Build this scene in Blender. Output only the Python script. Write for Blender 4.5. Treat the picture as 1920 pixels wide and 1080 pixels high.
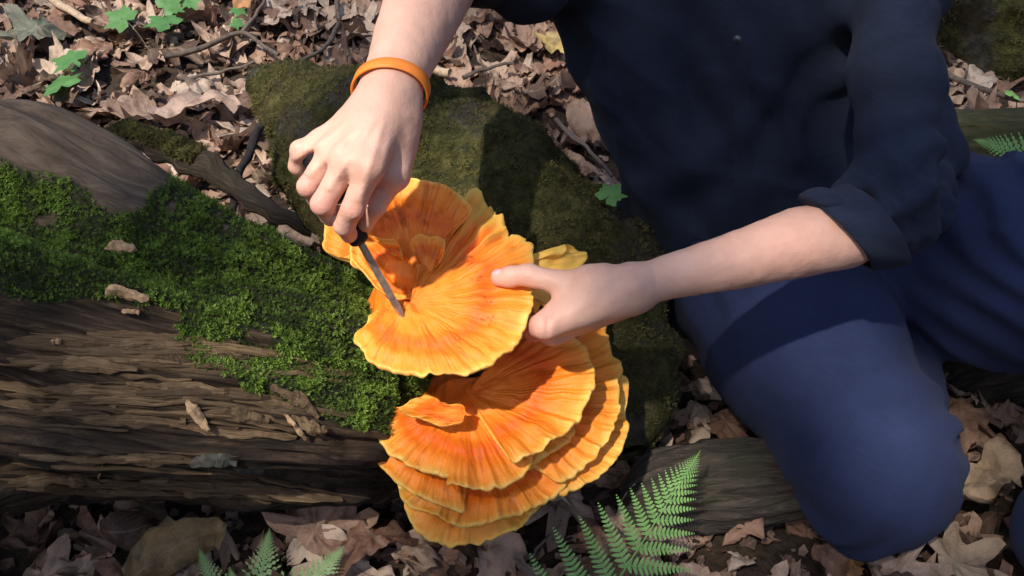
import bpy, bmesh, math, random
import numpy as np
from mathutils import Vector, Matrix
from mathutils.bvhtree import BVHTree

for o in list(bpy.data.objects):
    bpy.data.objects.remove(o, do_unlink=True)
random.seed(7)
RNG = np.random.default_rng(11)
scene = bpy.context.scene
C = scene.collection
rad = math.radians

# ------------------------------------------------------------------ camera
PITCH, FPX, CAMZ = rad(40.0), 1732.0, 0.92
cam_d = bpy.data.cameras.new('camera')
cam_d.sensor_width = 36.0
cam_d.lens = 36.0 * FPX / 1920.0
cam_d.clip_start, cam_d.clip_end = 0.02, 400.0
cam = bpy.data.objects.new('camera', cam_d)
cam.location = (0, 0, CAMZ)
cam.rotation_euler = (math.pi / 2 - PITCH, 0, 0)
C.objects.link(cam)
scene.camera = cam

# ------------------------------------------------------------------ light
TO_SUN = Vector((-0.32, -0.42, 0.85)).normalized()
world = bpy.data.worlds.new('World')
scene.world = world
world.use_nodes = True
wn = world.node_tree
sky = wn.nodes.new('ShaderNodeTexSky')
sky.sky_type = 'NISHITA'
sky.sun_disc = False
sky.air_density, sky.dust_density, sky.ozone_density = 0.9, 1.6, 0.4
sky.sun_elevation = math.asin(TO_SUN.z)
sky.sun_rotation = math.atan2(TO_SUN.x, TO_SUN.y)
wn.nodes['Background'].inputs['Strength'].default_value = 0.15
wn.links.new(sky.outputs[0], wn.nodes['Background'].inputs['Color'])
sun_d = bpy.data.lights.new('sun', 'SUN')
sun_d.energy = 3.4
sun_d.angle = rad(1.4)
sun_d.color = (1.0, 0.93, 0.84)
sun = bpy.data.objects.new('sun', sun_d)
sun.rotation_euler = TO_SUN.to_track_quat('Z', 'Y').to_euler()
sun.location = (-3, 0, 8)
C.objects.link(sun)
vs = scene.view_settings
vs.view_transform = 'Standard'
vs.look = 'None'
vs.exposure = 0.95
vs.gamma = 1.0

# ------------------------------------------------------------------ helpers
CP, SP = math.cos(PITCH), math.sin(PITCH)

def W(px, py, t):
    """world point at a photo position and a distance along the view axis"""
    u, v = (px - 960) / FPX, (py - 540) / FPX
    return np.array([t * u, t * (CP - v * SP), CAMZ - t * (SP + v * CP)])

def ray(px, py):
    return W(px, py, 1.0) - np.array([0, 0, CAMZ])

def onplane(px, py, c, n):
    d = ray(px, py)
    o = np.array([0, 0, CAMZ])
    return o + d * (np.dot(c - o, n) / np.dot(d, n))

def topx(p):
    p = np.asarray(p, float)
    x, y, z = p[..., 0], p[..., 1], p[..., 2] - CAMZ
    t = y * CP - z * SP
    v = -(y * SP + z * CP) / t
    return np.stack([960 + FPX * x / t, 540 + FPX * v, t], -1)

def unit(v):
    v = np.asarray(v, float)
    return v / (np.linalg.norm(v, axis=-1, keepdims=True) + 1e-12)

def smooth(e0, e1, x):
    t = np.clip((np.asarray(x, float) - e0) / (e1 - e0), 0, 1)
    return t * t * (3 - 2 * t)

def _hash(ix, iy, iz, seed):
    h = (ix.astype(np.int64) * 374761393 + iy.astype(np.int64) * 668265263 + iz.astype(np.int64) * 2147483647 + seed * 1274126177) & 0xFFFFFFFF
    h = ((h ^ (h >> 13)) * 1274126177) & 0xFFFFFFFF
    h = ((h ^ (h >> 16)) * 2246822519) & 0xFFFFFFFF
    return ((h ^ (h >> 15)) & 0xFFFFFF) / float(0xFFFFFF)

def vnoise(p, seed=0):
    p = np.asarray(p, float)
    i = np.floor(p)
    f = p - i
    f = f * f * (3 - 2 * f)
    i = i.astype(np.int64)
    r = 0
    for dx in (0, 1):
        for dy in (0, 1):
            for dz in (0, 1):
                w = (f[..., 0] if dx else 1 - f[..., 0]) * (f[..., 1] if dy else 1 - f[..., 1]) * (f[..., 2] if dz else 1 - f[..., 2])
                r = r + w * _hash(i[..., 0] + dx, i[..., 1] + dy, i[..., 2] + dz, seed)
    return r * 2 - 1

def fbm(p, octaves=4, seed=0, gain=0.5):
    a, r, p = 1.0, 0, np.asarray(p, float)
    for k in range(octaves):
        r = r + a * vnoise(p, seed + k * 17)
        p = p * 2.03
        a *= gain
    return r

def base_of(o):
    b = np.zeros(3)
    while o is not None:
        b += np.array(o.location)
        o = o.parent
    return b

def make_mesh(name, verts, faces, smooth_shade=True, uv=None, attrs=None):
    me = bpy.data.meshes.new(name)
    verts = np.asarray(verts, np.float32)
    if isinstance(faces, np.ndarray):
        k = faces.shape[1]
        me.vertices.add(len(verts))
        me.vertices.foreach_set('co', verts.ravel())
        me.loops.add(faces.size)
        me.loops.foreach_set('vertex_index', faces.astype(np.int32).ravel())
        me.polygons.add(len(faces))
        me.polygons.foreach_set('loop_start', np.arange(0, faces.size, k, dtype=np.int32))
        me.update(calc_edges=True)
    else:
        me.from_pydata(verts.tolist(), [], faces)
    if uv is not None:
        ul = me.uv_layers.new(name='UVMap')
        li = np.zeros(len(me.loops), np.int32)
        me.loops.foreach_get('vertex_index', li)
        ul.data.foreach_set('uv', np.asarray(uv, np.float32)[li].ravel())
    for k, a in (attrs or {}).items():
        at = me.attributes.new(k, 'FLOAT', 'POINT')
        at.data.foreach_set('value', np.asarray(a, np.float32))
    if smooth_shade:
        me.polygons.foreach_set('use_smooth', np.ones(len(me.polygons), bool))
    me.validate()
    return me

def obj(name, verts, faces, material, parent=None, smooth_shade=True, uv=None, attrs=None, base=None):
    """one mesh object; a child keeps its thing's base as origin"""
    verts = np.asarray(verts, float)
    b = base_of(parent) if parent is not None else (np.asarray(base, float) if base is not None else np.zeros(3))
    me = make_mesh(name, verts - b, faces, smooth_shade, uv, attrs)
    o = bpy.data.objects.new(name, me)
    if parent is not None:
        o.parent = parent
    elif base is not None:
        o.location = base
    if material is not None:
        me.materials.append(material)
    C.objects.link(o)
    return o

def thing(name, label, cat, loc, group=None):
    o = bpy.data.objects.new(name, None)
    o.empty_display_size = 0.02
    o.location = [float(v) for v in loc]
    C.objects.link(o)
    return tag(o, label, cat, group)

def tag(o, label, cat, group=None):
    o['label'] = label
    o['category'] = cat
    if group:
        o['group'] = group
    return o

def grid_faces(nu, nv, close_u=False, close_v=False, off=0):
    a = np.arange(nu * nv).reshape(nu, nv)
    if close_u:
        a = np.vstack([a, a[:1]])
    if close_v:
        a = np.hstack([a, a[:, :1]])
    f = np.stack([a[:-1, :-1], a[1:, :-1], a[1:, 1:], a[:-1, 1:]], -1).reshape(-1, 4)
    return f + off

def catmull(pts, n):
    pts = np.asarray(pts, float)
    p = np.vstack([2 * pts[0] - pts[1], pts, 2 * pts[-1] - pts[-2]])
    seg = np.linalg.norm(np.diff(pts[:, :3], axis=0), axis=1) + 1e-9
    cum = np.concatenate([[0], np.cumsum(seg)])
    s = np.linspace(0, cum[-1], n)
    i = np.clip(np.searchsorted(cum, s, side='right') - 1, 0, len(seg) - 1)
    f = ((s - cum[i]) / seg[i])[:, None]
    p0, p1, p2, p3 = p[i], p[i + 1], p[i + 2], p[i + 3]
    return 0.5 * (2 * p1 + (p2 - p0) * f + (2 * p0 - 5 * p1 + 4 * p2 - p3) * f ** 2 + (3 * p1 - p0 - 3 * p2 + p3) * f ** 3)

def frames(path):
    d = unit(np.gradient(path, axis=0))
    up = np.tile(np.array([0.05, 0.1, 1.0]), (len(path), 1))
    s = unit(np.cross(d, up))
    return d, s, np.cross(s, d)

def tube(path, radii, nseg=8, jitter=0.0, seed=0):
    path = np.asarray(path, float)
    d, s, u = frames(path)
    a = np.linspace(0, 2 * math.pi, nseg, endpoint=False)
    r = np.asarray(radii, float)[:, None] * np.ones(nseg)
    if jitter:
        q = np.stack(np.meshgrid(np.arange(len(path)) * 0.45, np.arange(nseg) * 0.9, indexing='ij') + [np.zeros((len(path), nseg))], -1)
        r = r * (1 + jitter * vnoise(q + seed * 5.3, seed))
    v = path[:, None] + (np.cos(a)[None, :, None] * s[:, None] + np.sin(a)[None, :, None] * u[:, None]) * r[..., None]
    v = v.reshape(-1, 3)
    f = [tuple(q) for q in grid_faces(len(path), nseg, close_v=True)]
    f.append(tuple(range(nseg))[::-1])
    f.append(tuple(range(len(v) - nseg, len(v))))
    return v, f

def bvh_of(v, f):
    return BVHTree.FromPolygons([tuple(p) for p in np.asarray(v).tolist()], [tuple(int(i) for i in q) for q in f])

def cast(bvh, px, py):
    d = ray(px, py)
    h = bvh.ray_cast(Vector((0, 0, CAMZ)), Vector(d))
    if h[0] is None:
        return None, None
    return np.array(h[0]), np.array(h[1])

def in_poly(poly, x, y):
    x, y = np.asarray(x, float), np.asarray(y, float)
    r = np.zeros(x.shape, bool)
    n = len(poly)
    for i in range(n):
        x0, y0 = poly[i]
        x1, y1 = poly[(i + 1) % n]
        c = ((y0 > y) != (y1 > y)) & (x < (x1 - x0) * (y - y0) / (y1 - y0 + 1e-12) + x0)
        r ^= c
    return r

def copies(tv, tf, pos, rot, scale):
    """many transformed copies of a small template: arrays of verts and faces"""
    n, k = len(pos), len(tv)
    v = np.einsum('nij,kj->nki', rot, tv) * scale[:, None, None] + pos[:, None]
    f = tf[None] + (np.arange(n) * k)[:, None, None]
    return v.reshape(-1, 3), f.reshape(-1, tf.shape[1])

def rot_to(nrm, spin):
    """rotation matrices whose z axis is nrm, spun about it"""
    nrm = unit(nrm)
    ref = np.where(np.abs(nrm[:, 2:3]) < 0.9, np.array([[0, 0, 1.0]]), np.array([[1.0, 0, 0]]))
    a = unit(np.cross(ref, nrm))
    b = np.cross(nrm, a)
    c, s = np.cos(spin)[:, None], np.sin(spin)[:, None]
    return np.stack([a * c + b * s, -a * s + b * c, nrm], -1)

# ------------------------------------------------------------------ signed distance modelling
class Field:
    def __init__(s, lo, hi, h, pad=0.02):
        s.lo, s.h, s.pad = np.array(lo, float), h, pad
        s.n = np.ceil((np.array(hi) - s.lo) / h).astype(int) + 1
        s.f = np.full(s.n, 1.0, np.float32)
    def like(s):
        g = Field.__new__(Field)
        g.lo, g.h, g.pad, g.n = s.lo, s.h, s.pad, s.n
        g.f = np.full(s.n, 1.0, np.float32)
        return g
    def box(s, lo, hi):
        i0 = np.clip(np.floor((np.array(lo) - s.pad - s.lo) / s.h).astype(int), 0, s.n)
        i1 = np.clip(np.ceil((np.array(hi) + s.pad - s.lo) / s.h).astype(int) + 1, 0, s.n)
        sl = tuple(slice(a, b) for a, b in zip(i0, i1))
        ax = [(s.lo[k] + s.h * np.arange(i0[k], i1[k])).astype(np.float32) for k in range(3)]
        return sl, ax[0][:, None, None], ax[1][None, :, None], ax[2][None, None, :]
    def cone(s, a, b, ra, rb, k=0.0, flat=None, cut=False):
        a, b = np.asarray(a, float), np.asarray(b, float)
        r = max(ra, rb)
        sl, x, y, z = s.box(np.minimum(a, b) - r, np.maximum(a, b) + r)
        if s.f[sl].size == 0:
            return s
        ba = b - a
        L = float(np.dot(ba, ba)) + 1e-12
        px, py, pz = x - a[0], y - a[1], z - a[2]
        h = np.clip((px * ba[0] + py * ba[1] + pz * ba[2]) / L, 0, 1)
        dx, dy, dz = px - h * ba[0], py - h * ba[1], pz - h * ba[2]
        if flat is not None:
            nrm, sc = unit(flat[0]), flat[1]
            q = (dx * nrm[0] + dy * nrm[1] + dz * nrm[2]) * (1 / sc - 1)
            dx, dy, dz = dx + q * nrm[0], dy + q * nrm[1], dz + q * nrm[2]
        d = np.sqrt(dx * dx + dy * dy + dz * dz) - (ra + (rb - ra) * h)
        if flat is not None:
            d = d * min(1.0, max(flat[1], 0.5))
        if cut:
            s.f[sl] = np.maximum(s.f[sl], -d)
        else:
            s.f[sl] = s.smin(s.f[sl], d.astype(np.float32), k)
        return s
    def chain(s, pts, rs, k=0.004, **kw):
        for i in range(len(pts) - 1):
            s.cone(pts[i], pts[i + 1], rs[i], rs[i + 1], k, **kw)
        return s
    @staticmethod
    def smin(a, b, k):
        if k <= 0:
            return np.minimum(a, b)
        h = np.clip(0.5 + 0.5 * (a - b) / k, 0, 1)
        return a * (1 - h) + b * h - k * h * (1 - h)
    def join(s, g, k=0.0):
        s.f = s.smin(s.f, g.f, k)
        return s
    def displace(s, fn, band=0.03):
        m = np.argwhere(np.abs(s.f) < band)
        p = s.lo + m * s.h
        s.f[m[:, 0], m[:, 1], m[:, 2]] += fn(p).astype(np.float32)
        return s
    def halfspace_cut(s, p, n, within=None):
        """keep the side against n"""
        x = (s.lo[0] + s.h * np.arange(s.n[0]))[:, None, None]
        y = (s.lo[1] + s.h * np.arange(s.n[1]))[None, :, None]
        z = (s.lo[2] + s.h * np.arange(s.n[2]))[None, None, :]
        n = unit(n)
        d = ((x - p[0]) * n[0] + (y - p[1]) * n[1] + (z - p[2]) * n[2]).astype(np.float32)
        s.f = np.maximum(s.f, d)
        return s
    def mesh(s, relax=1):
        f = s.f
        ins = f < 0
        c = np.zeros(np.array(f.shape) - 1, np.uint8)
        for i in (0, 1):
            for j in (0, 1):
                for k in (0, 1):
                    c += ins[i:f.shape[0] - 1 + i, j:f.shape[1] - 1 + j, k:f.shape[2] - 1 + k]
        idx = np.argwhere((c > 0) & (c < 8))
        num = np.full(c.shape, -1, np.int32)
        num[idx[:, 0], idx[:, 1], idx[:, 2]] = np.arange(len(idx))
        acc, cnt = np.zeros((len(idx), 3)), np.zeros(len(idx))
        for ax in range(3):
            o1, o2 = [a for a in range(3) if a != ax]
            for i in (0, 1):
                for j in (0, 1):
                    p0 = np.zeros(3, int); p0[o1] = i; p0[o2] = j
                    p1 = p0.copy(); p1[ax] = 1
                    a = f[tuple((idx + p0).T)].astype(float)
                    b = f[tuple((idx + p1).T)].astype(float)
                    m = (a < 0) != (b < 0)
                    t = np.where(m, a / np.where(m, a - b, 1), 0)
                    acc += (p0 + np.outer(t, p1 - p0)) * m[:, None]
                    cnt += m
        v = s.lo + s.h * (idx + acc / cnt[:, None])
        quads = []
        for ax in range(3):
            o1, o2 = (ax + 1) % 3, (ax + 2) % 3
            sa = [slice(None)] * 3; sb = [slice(None)] * 3
            sa[ax] = slice(0, -1); sb[ax] = slice(1, None)
            A, B = ins[tuple(sa)], ins[tuple(sb)]
            e = np.argwhere(A != B)
            ok = (e[:, o1] > 0) & (e[:, o2] > 0) & (e[:, o1] < f.shape[o1] - 1) & (e[:, o2] < f.shape[o2] - 1)
            e = e[ok]
            flip = A[tuple(e.T)]
            q = []
            for (i, j) in ((1, 1), (0, 1), (0, 0), (1, 0)):
                d = e.copy(); d[:, o1] -= i; d[:, o2] -= j
                q.append(num[tuple(d.T)])
            q = np.stack(q, -1)
            q[~flip] = q[~flip][:, ::-1]
            quads.append(q)
        q = np.vstack(quads)
        q = q[(q >= 0).all(1)]
        for _ in range(relax):
            s1 = np.zeros_like(v); w = np.zeros(len(v))
            for a, b in ((0, 1), (1, 2), (2, 3), (3, 0)):
                np.add.at(s1, q[:, a], v[q[:, b]]); np.add.at(w, q[:, a], 1)
                np.add.at(s1, q[:, b], v[q[:, a]]); np.add.at(w, q[:, b], 1)
            v = v * 0.5 + 0.5 * s1 / np.maximum(w, 1)[:, None]
        return v, q

# ------------------------------------------------------------------ materials
def material(name, rough=0.8, spec=0.3):
    m = bpy.data.materials.new(name)
    m.use_nodes = True
    b = m.node_tree.nodes['Principled BSDF']
    b.inputs['Roughness'].default_value = rough
    b.inputs['Specular IOR Level'].default_value = spec
    return m, m.node_tree, b

def N(nt, kind, ins=None, **props):
    n = nt.nodes.new('ShaderNode' + kind)
    for k, v in props.items():
        setattr(n, k, v)
    for k, v in (ins or {}).items():
        if isinstance(v, bpy.types.NodeSocket):
            nt.links.new(v, n.inputs[k])
        else:
            n.inputs[k].default_value = v
    return n

def ramp(nt, fac, stops, interp='LINEAR'):
    r = nt.nodes.new('ShaderNodeValToRGB')
    r.color_ramp.interpolation = interp
    e = r.color_ramp.elements
    while len(e) < len(stops):
        e.new(0.5)
    for el, (p, c) in zip(e, stops):
        el.position = p
        el.color = (c[0], c[1], c[2], 1)
    nt.links.new(fac, r.inputs[0])
    return r.outputs[0]

def mixc(nt, fac, a, b, mode='MIX'):
    n = nt.nodes.new('ShaderNodeMix')
    n.data_type, n.blend_type = 'RGBA', mode
    for i, v in ((0, fac), (6, a), (7, b)):
        if isinstance(v, bpy.types.NodeSocket):
            nt.links.new(v, n.inputs[i])
        else:
            n.inputs[i].default_value = v if i == 0 else (v[0], v[1], v[2], 1)
    return n.outputs[2]

def math_(nt, op, a, b=0.0, c=None, clamp=False):
    n = nt.nodes.new('ShaderNodeMath')
    n.operation, n.use_clamp = op, clamp
    for i, v in enumerate((a, b) if c is None else (a, b, c)):
        if isinstance(v, bpy.types.NodeSocket):
            nt.links.new(v, n.inputs[i])
        else:
            n.inputs[i].default_value = v
    return n.outputs[0]

def noise_(nt, vec, scale, detail=4, rough=0.55, dist=0.0, stretch=None):
    if stretch is not None:
        vec = N(nt, 'Mapping', {'Vector': vec, 'Scale': stretch}).outputs[0]
    return N(nt, 'TexNoise', {'Vector': vec, 'Scale': scale, 'Detail': detail, 'Roughness': rough, 'Distortion': dist}).outputs[0]

def bump(nt, b, h, strength=0.4, dist=0.004):
    n = N(nt, 'Bump', {'Height': h, 'Strength': strength, 'Distance': dist})
    nt.links.new(n.outputs[0], b.inputs['Normal'])
    return n

def pos_(nt):
    return N(nt, 'NewGeometry').outputs['Position']

def attr(nt, name):
    return N(nt, 'Attribute', attribute_name=name).outputs['Fac']

def mat_soil():
    m, nt, b = material('soil', 0.95, 0.2)
    p = pos_(nt)
    n1 = noise_(nt, p, 9, 8, 0.65)
    n2 = noise_(nt, p, 70, 6, 0.7)
    c = ramp(nt, n1, [(0.3, (0.018, 0.012, 0.008)), (0.55, (0.05, 0.033, 0.022)), (0.75, (0.1, 0.065, 0.045))])
    c = mixc(nt, n2, c, (0.02, 0.014, 0.01), 'MULTIPLY')
    c2 = ramp(nt, n2, [(0.35, (0.014, 0.01, 0.007)), (0.7, (0.11, 0.075, 0.05))])
    nt.links.new(mixc(nt, 0.6, c, c2), b.inputs['Base Color'])
    bump(nt, b, n2, 0.9, 0.01)
    return m

def mat_leaf_dry(name='dry_leaf', fixed=None):
    m, nt, b = material(name, 0.62, 0.35)
    oi = N(nt, 'SeparateColor', {'Color': N(nt, 'ObjectInfo').outputs['Color']}).outputs[0]
    t = math_(nt, 'MULTIPLY', oi, attr(nt, 'tint'))
    col = ramp(nt, t, [(0.0, (0.085, 0.05, 0.035)), (0.2, (0.13, 0.078, 0.055)), (0.4, (0.23, 0.12, 0.078)), (0.55, (0.31, 0.195, 0.135)),
                       (0.75, (0.40, 0.27, 0.195)), (0.9, (0.48, 0.36, 0.27)), (1.0, (0.52, 0.41, 0.32))])
    if fixed is not None:
        col = mixc(nt, 1.0, col, fixed)
    uv = N(nt, 'TexCoord').outputs['UV']
    sep = N(nt, 'SeparateXYZ', {'Vector': uv})
    u, v = sep.outputs[0], sep.outputs[1]
    av = math_(nt, 'ABSOLUTE', v)
    mid = math_(nt, 'LESS_THAN', av, 0.035)
    side = math_(nt, 'FRACT', math_(nt, 'SUBTRACT', math_(nt, 'MULTIPLY', u, 9.0), math_(nt, 'MULTIPLY', av, 3.4)))
    sidem = math_(nt, 'LESS_THAN', side, 0.1)
    vein = math_(nt, 'MAXIMUM', mid, math_(nt, 'MULTIPLY', sidem, 0.6))
    p = pos_(nt)
    n1 = noise_(nt, p, 38, 6, 0.65)
    n2 = noise_(nt, p, 260, 3, 0.6)
    col = mixc(nt, math_(nt, 'MULTIPLY', vein, 0.45), col, (0.34, 0.25, 0.18))
    blotch = ramp(nt, n1, [(0.32, (0.34, 0.3, 0.3)), (0.52, (1, 1, 1)), (0.75, (1.2, 1.16, 1.12))])
    col = mixc(nt, 0.85, col, blotch, 'MULTIPLY')
    nt.links.new(col, b.inputs['Base Color'])
    h = math_(nt, 'ADD', math_(nt, 'MULTIPLY', vein, -0.5), math_(nt, 'ADD', n2, math_(nt, 'MULTIPLY', n1, 2.0)))
    bump(nt, b, h, 0.55, 0.0025)
    out = nt.nodes['Material Output']
    tr = N(nt, 'BsdfTranslucent', {'Color': col})
    mx = N(nt, 'MixShader', {0: 0.18, 1: b.outputs[0], 2: tr.outputs[0]})
    nt.links.new(mx.outputs[0], out.inputs[0])
    return m

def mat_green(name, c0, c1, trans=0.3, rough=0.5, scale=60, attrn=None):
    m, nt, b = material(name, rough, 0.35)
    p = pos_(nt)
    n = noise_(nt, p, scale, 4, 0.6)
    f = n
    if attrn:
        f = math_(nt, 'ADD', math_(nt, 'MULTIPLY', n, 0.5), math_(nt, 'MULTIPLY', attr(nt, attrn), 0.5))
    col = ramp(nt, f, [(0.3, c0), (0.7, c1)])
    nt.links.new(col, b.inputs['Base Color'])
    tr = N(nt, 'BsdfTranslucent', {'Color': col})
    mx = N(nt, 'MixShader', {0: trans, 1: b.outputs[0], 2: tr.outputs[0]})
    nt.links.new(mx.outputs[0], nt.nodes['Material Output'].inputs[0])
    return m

def mat_rotwood():
    m, nt, b = material('rotten_wood', 0.82, 0.3)
    uv = N(nt, 'TexCoord').outputs['UV']
    fib = noise_(nt, uv, 1.0, 10, 0.72, 0.7, (18, 150, 1))
    big = noise_(nt, uv, 1.0, 6, 0.65, 0.8, (10, 26, 1))
    c = ramp(nt, fib, [(0.28, (0.010, 0.007, 0.005)), (0.45, (0.04, 0.026, 0.016)), (0.56, (0.10, 0.064, 0.036)), (0.70, (0.24, 0.165, 0.095))])
    dark = ramp(nt, big, [(0.34, (0.12, 0.1, 0.1)), (0.62, (1.0, 1.0, 1.0))])
    c = mixc(nt, 0.85, c, dark, 'MULTIPLY')
    gray = ramp(nt, fib, [(0.25, (0.026, 0.019, 0.013)), (0.5, (0.10, 0.072, 0.05)), (0.75, (0.20, 0.15, 0.11))])
    c = mixc(nt, attr(nt, 'bare'), c, gray)
    c = mixc(nt, attr(nt, 'mossy'), c, (0.018, 0.026, 0.008))
    nt.links.new(c, b.inputs['Base Color'])
    bump(nt, b, math_(nt, 'ADD', fib, math_(nt, 'MULTIPLY', big, 1.2)), 0.9, 0.006)
    return m

def mat_strip():
    m, nt, b = material('wood_fibre', 0.75, 0.3)
    oi = N(nt, 'ObjectInfo').outputs['Random']
    uv = N(nt, 'TexCoord').outputs['UV']
    fib = noise_(nt, uv, 1.0, 7, 0.65, 0.3, (3, 26, 1))
    c = ramp(nt, fib, [(0.3, (0.06, 0.037, 0.018)), (0.52, (0.22, 0.14, 0.07)), (0.72, (0.40, 0.28, 0.15))])
    c = mixc(nt, math_(nt, 'MULTIPLY', oi, 0.75), c, (0.05, 0.032, 0.018))
    nt.links.new(c, b.inputs['Base Color'])
    bump(nt, b, fib, 0.7, 0.003)
    return m

def mat_greywood():
    m, nt, b = material('weathered_wood', 0.85, 0.25)
    uv = N(nt, 'TexCoord').outputs['UV']
    fib = noise_(nt, uv, 1.0, 9, 0.7, 1.6, (14, 110, 1))
    big = noise_(nt, uv, 1.0, 5, 0.65, 0.8, (12, 18, 1))
    c = ramp(nt, fib, [(0.3, (0.014, 0.011, 0.008)), (0.52, (0.06, 0.047, 0.036)), (0.75, (0.17, 0.135, 0.105))])
    c = mixc(nt, ramp(nt, big, [(0.42, (0, 0, 0)), (0.7, (0.7, 0.7, 0.7))]), c, (0.035, 0.04, 0.02))
    nt.links.new(c, b.inputs['Base Color'])
    bump(nt, b, math_(nt, 'ADD', fib, big), 1.0, 0.008)
    return m

def mat_rock():
    m, nt, b = material('mossy_stone', 0.92, 0.2)
    p = pos_(nt)
    n1 = noise_(nt, p, 7, 6, 0.62, 0.5)
    n2 = noise_(nt, p, 60, 6, 0.7)
    n3 = noise_(nt, p, 330, 3, 0.7)
    moss = ramp(nt, n2, [(0.3, (0.014, 0.015, 0.005)), (0.5, (0.055, 0.054, 0.014)), (0.72, (0.15, 0.13, 0.04))])
    stone = ramp(nt, n2, [(0.3, (0.02, 0.019, 0.016)), (0.7, (0.10, 0.09, 0.08))])
    c = mixc(nt, ramp(nt, n1, [(0.52, (0, 0, 0)), (0.6, (0.9, 0.9, 0.9))]), moss, stone)
    brown = mixc(nt, ramp(nt, noise_(nt, p, 14, 5, 0.6), [(0.45, (0, 0, 0)), (0.65, (0.8, 0.8, 0.8))]), c, (0.055, 0.036, 0.016))
    nt.links.new(brown, b.inputs['Base Color'])
    bump(nt, b, math_(nt, 'ADD', math_(nt, 'MULTIPLY', n2, 2.0), n3), 1.0, 0.006)
    return m

def mat_twig():
    m, nt, b = material('twig_bark', 0.85, 0.25)
    oi = N(nt, 'ObjectInfo').outputs['Random']
    n = noise_(nt, pos_(nt), 120, 5, 0.6)
    c = ramp(nt, n, [(0.3, (0.03, 0.022, 0.017)), (0.7, (0.13, 0.1, 0.08))])
    c = mixc(nt, math_(nt, 'MULTIPLY', oi, 0.5), c, (0.18, 0.14, 0.11))
    nt.links.new(c, b.inputs['Base Color'])
    bump(nt, b, n, 0.6, 0.002)
    return m

def mat_fungus():
    m, nt, b = material('fungus_flesh', 0.48, 0.35)
    uv = N(nt, 'TexCoord').outputs['UV']
    sep = N(nt, 'SeparateXYZ', {'Vector': uv})
    s = sep.outputs[0]
    wob = noise_(nt, uv, 1.0, 4, 0.6, 0.0, (3.0, 13.0, 1))
    s2 = math_(nt, 'ADD', s, math_(nt, 'MULTIPLY', math_(nt, 'SUBTRACT', wob, 0.5), 0.2))
    col = ramp(nt, s2, [(0.0, (0.72, 0.20, 0.02)), (0.25, (0.84, 0.235, 0.018)), (0.45, (0.84, 0.215, 0.013)), (0.60, (0.75, 0.12, 0.006)),
                        (0.70, (0.81, 0.18, 0.010)), (0.80, (0.86, 0.24, 0.017)), (0.91, (0.87, 0.29, 0.026)), (0.975, (0.87, 0.42, 0.065)), (1.0, (0.87, 0.52, 0.12))])
    strk = noise_(nt, uv, 1.0, 6, 0.65, 0.0, (1.3, 60.0, 1))
    fade = ramp(nt, s, [(0.1, (0.0, 0.0, 0.0)), (0.5, (0.22, 0.22, 0.22))])
    col = mixc(nt, fade, col, ramp(nt, strk, [(0.3, (0.72, 0.5, 0.4)), (0.5, (1, 1, 1)), (0.7, (1.06, 1.2, 1.3))]), 'MULTIPLY')
    ln = N(nt, 'TexNoise', {'Vector': N(nt, 'Mapping', {'Vector': uv, 'Scale': (0.35, 16.0, 1)}).outputs[0], 'Scale': 1.0, 'Detail': 2.0}).outputs[0]
    line = math_(nt, 'MULTIPLY', math_(nt, 'LESS_THAN', math_(nt, 'ABSOLUTE', math_(nt, 'SUBTRACT', ln, 0.5)), 0.012), ramp(nt, s, [(0.25, (0, 0, 0)), (0.45, (0.55, 0.55, 0.55)), (0.93, (0.45, 0.45, 0.45)), (1.0, (0.1, 0.1, 0.1))]))
    col = mixc(nt, line, col, (0.42, 0.09, 0.01))
    pat = noise_(nt, pos_(nt), 26, 5, 0.6)
    col = mixc(nt, ramp(nt, pat, [(0.5, (0, 0, 0)), (0.75, (0.5, 0.5, 0.5))]), col, (0.76, 0.13, 0.008))
    spots = noise_(nt, pos_(nt), 420, 2, 0.5)
    col = mixc(nt, ramp(nt, spots, [(0.70, (0, 0, 0)), (0.76, (0.7, 0.7, 0.7))]), col, (0.2, 0.06, 0.02))
    col = mixc(nt, attr(nt, 'pale'), col, (0.85, 0.55, 0.10))
    nt.links.new(col, b.inputs['Base Color'])
    b.inputs['Subsurface Weight'].default_value = 0.05
    b.inputs['Subsurface Radius'].default_value = (1.0, 0.45, 0.1)
    b.inputs['Subsurface Scale'].default_value = 0.006
    fine = noise_(nt, pos_(nt), 240, 5, 0.7)
    bump(nt, b, math_(nt, 'ADD', math_(nt, 'MULTIPLY', strk, 1.2), math_(nt, 'MULTIPLY', fine, 0.6)), 0.45, 0.003)
    rr = ramp(nt, fine, [(0.3, (0.34, 0.34, 0.34)), (0.7, (0.62, 0.62, 0.62))])
    nt.links.new(rr, b.inputs['Roughness'])
    return m

def mat_skin():
    m, nt, b = material('skin', 0.5, 0.35)
    p = pos_(nt)
    n1 = noise_(nt, p, 28, 4, 0.6)
    n2 = noise_(nt, p, 520, 3, 0.6)
    c = ramp(nt, n1, [(0.25, (0.60, 0.345, 0.25)), (0.75, (0.68, 0.41, 0.31))])
    c = mixc(nt, math_(nt, 'MULTIPLY', attr(nt, 'blush'), 0.6), c, (0.58, 0.225, 0.18))
    nt.links.new(c, b.inputs['Base Color'])
    b.inputs['Subsurface Weight'].default_value = 0.1
    b.inputs['Subsurface Radius'].default_value = (1.0, 0.35, 0.2)
    b.inputs['Subsurface Scale'].default_value = 0.005
    n3 = noise_(nt, p, 150, 4, 0.65)
    bump(nt, b, math_(nt, 'ADD', n2, math_(nt, 'MULTIPLY', n3, 1.5)), 0.3, 0.0013)
    return m

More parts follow.
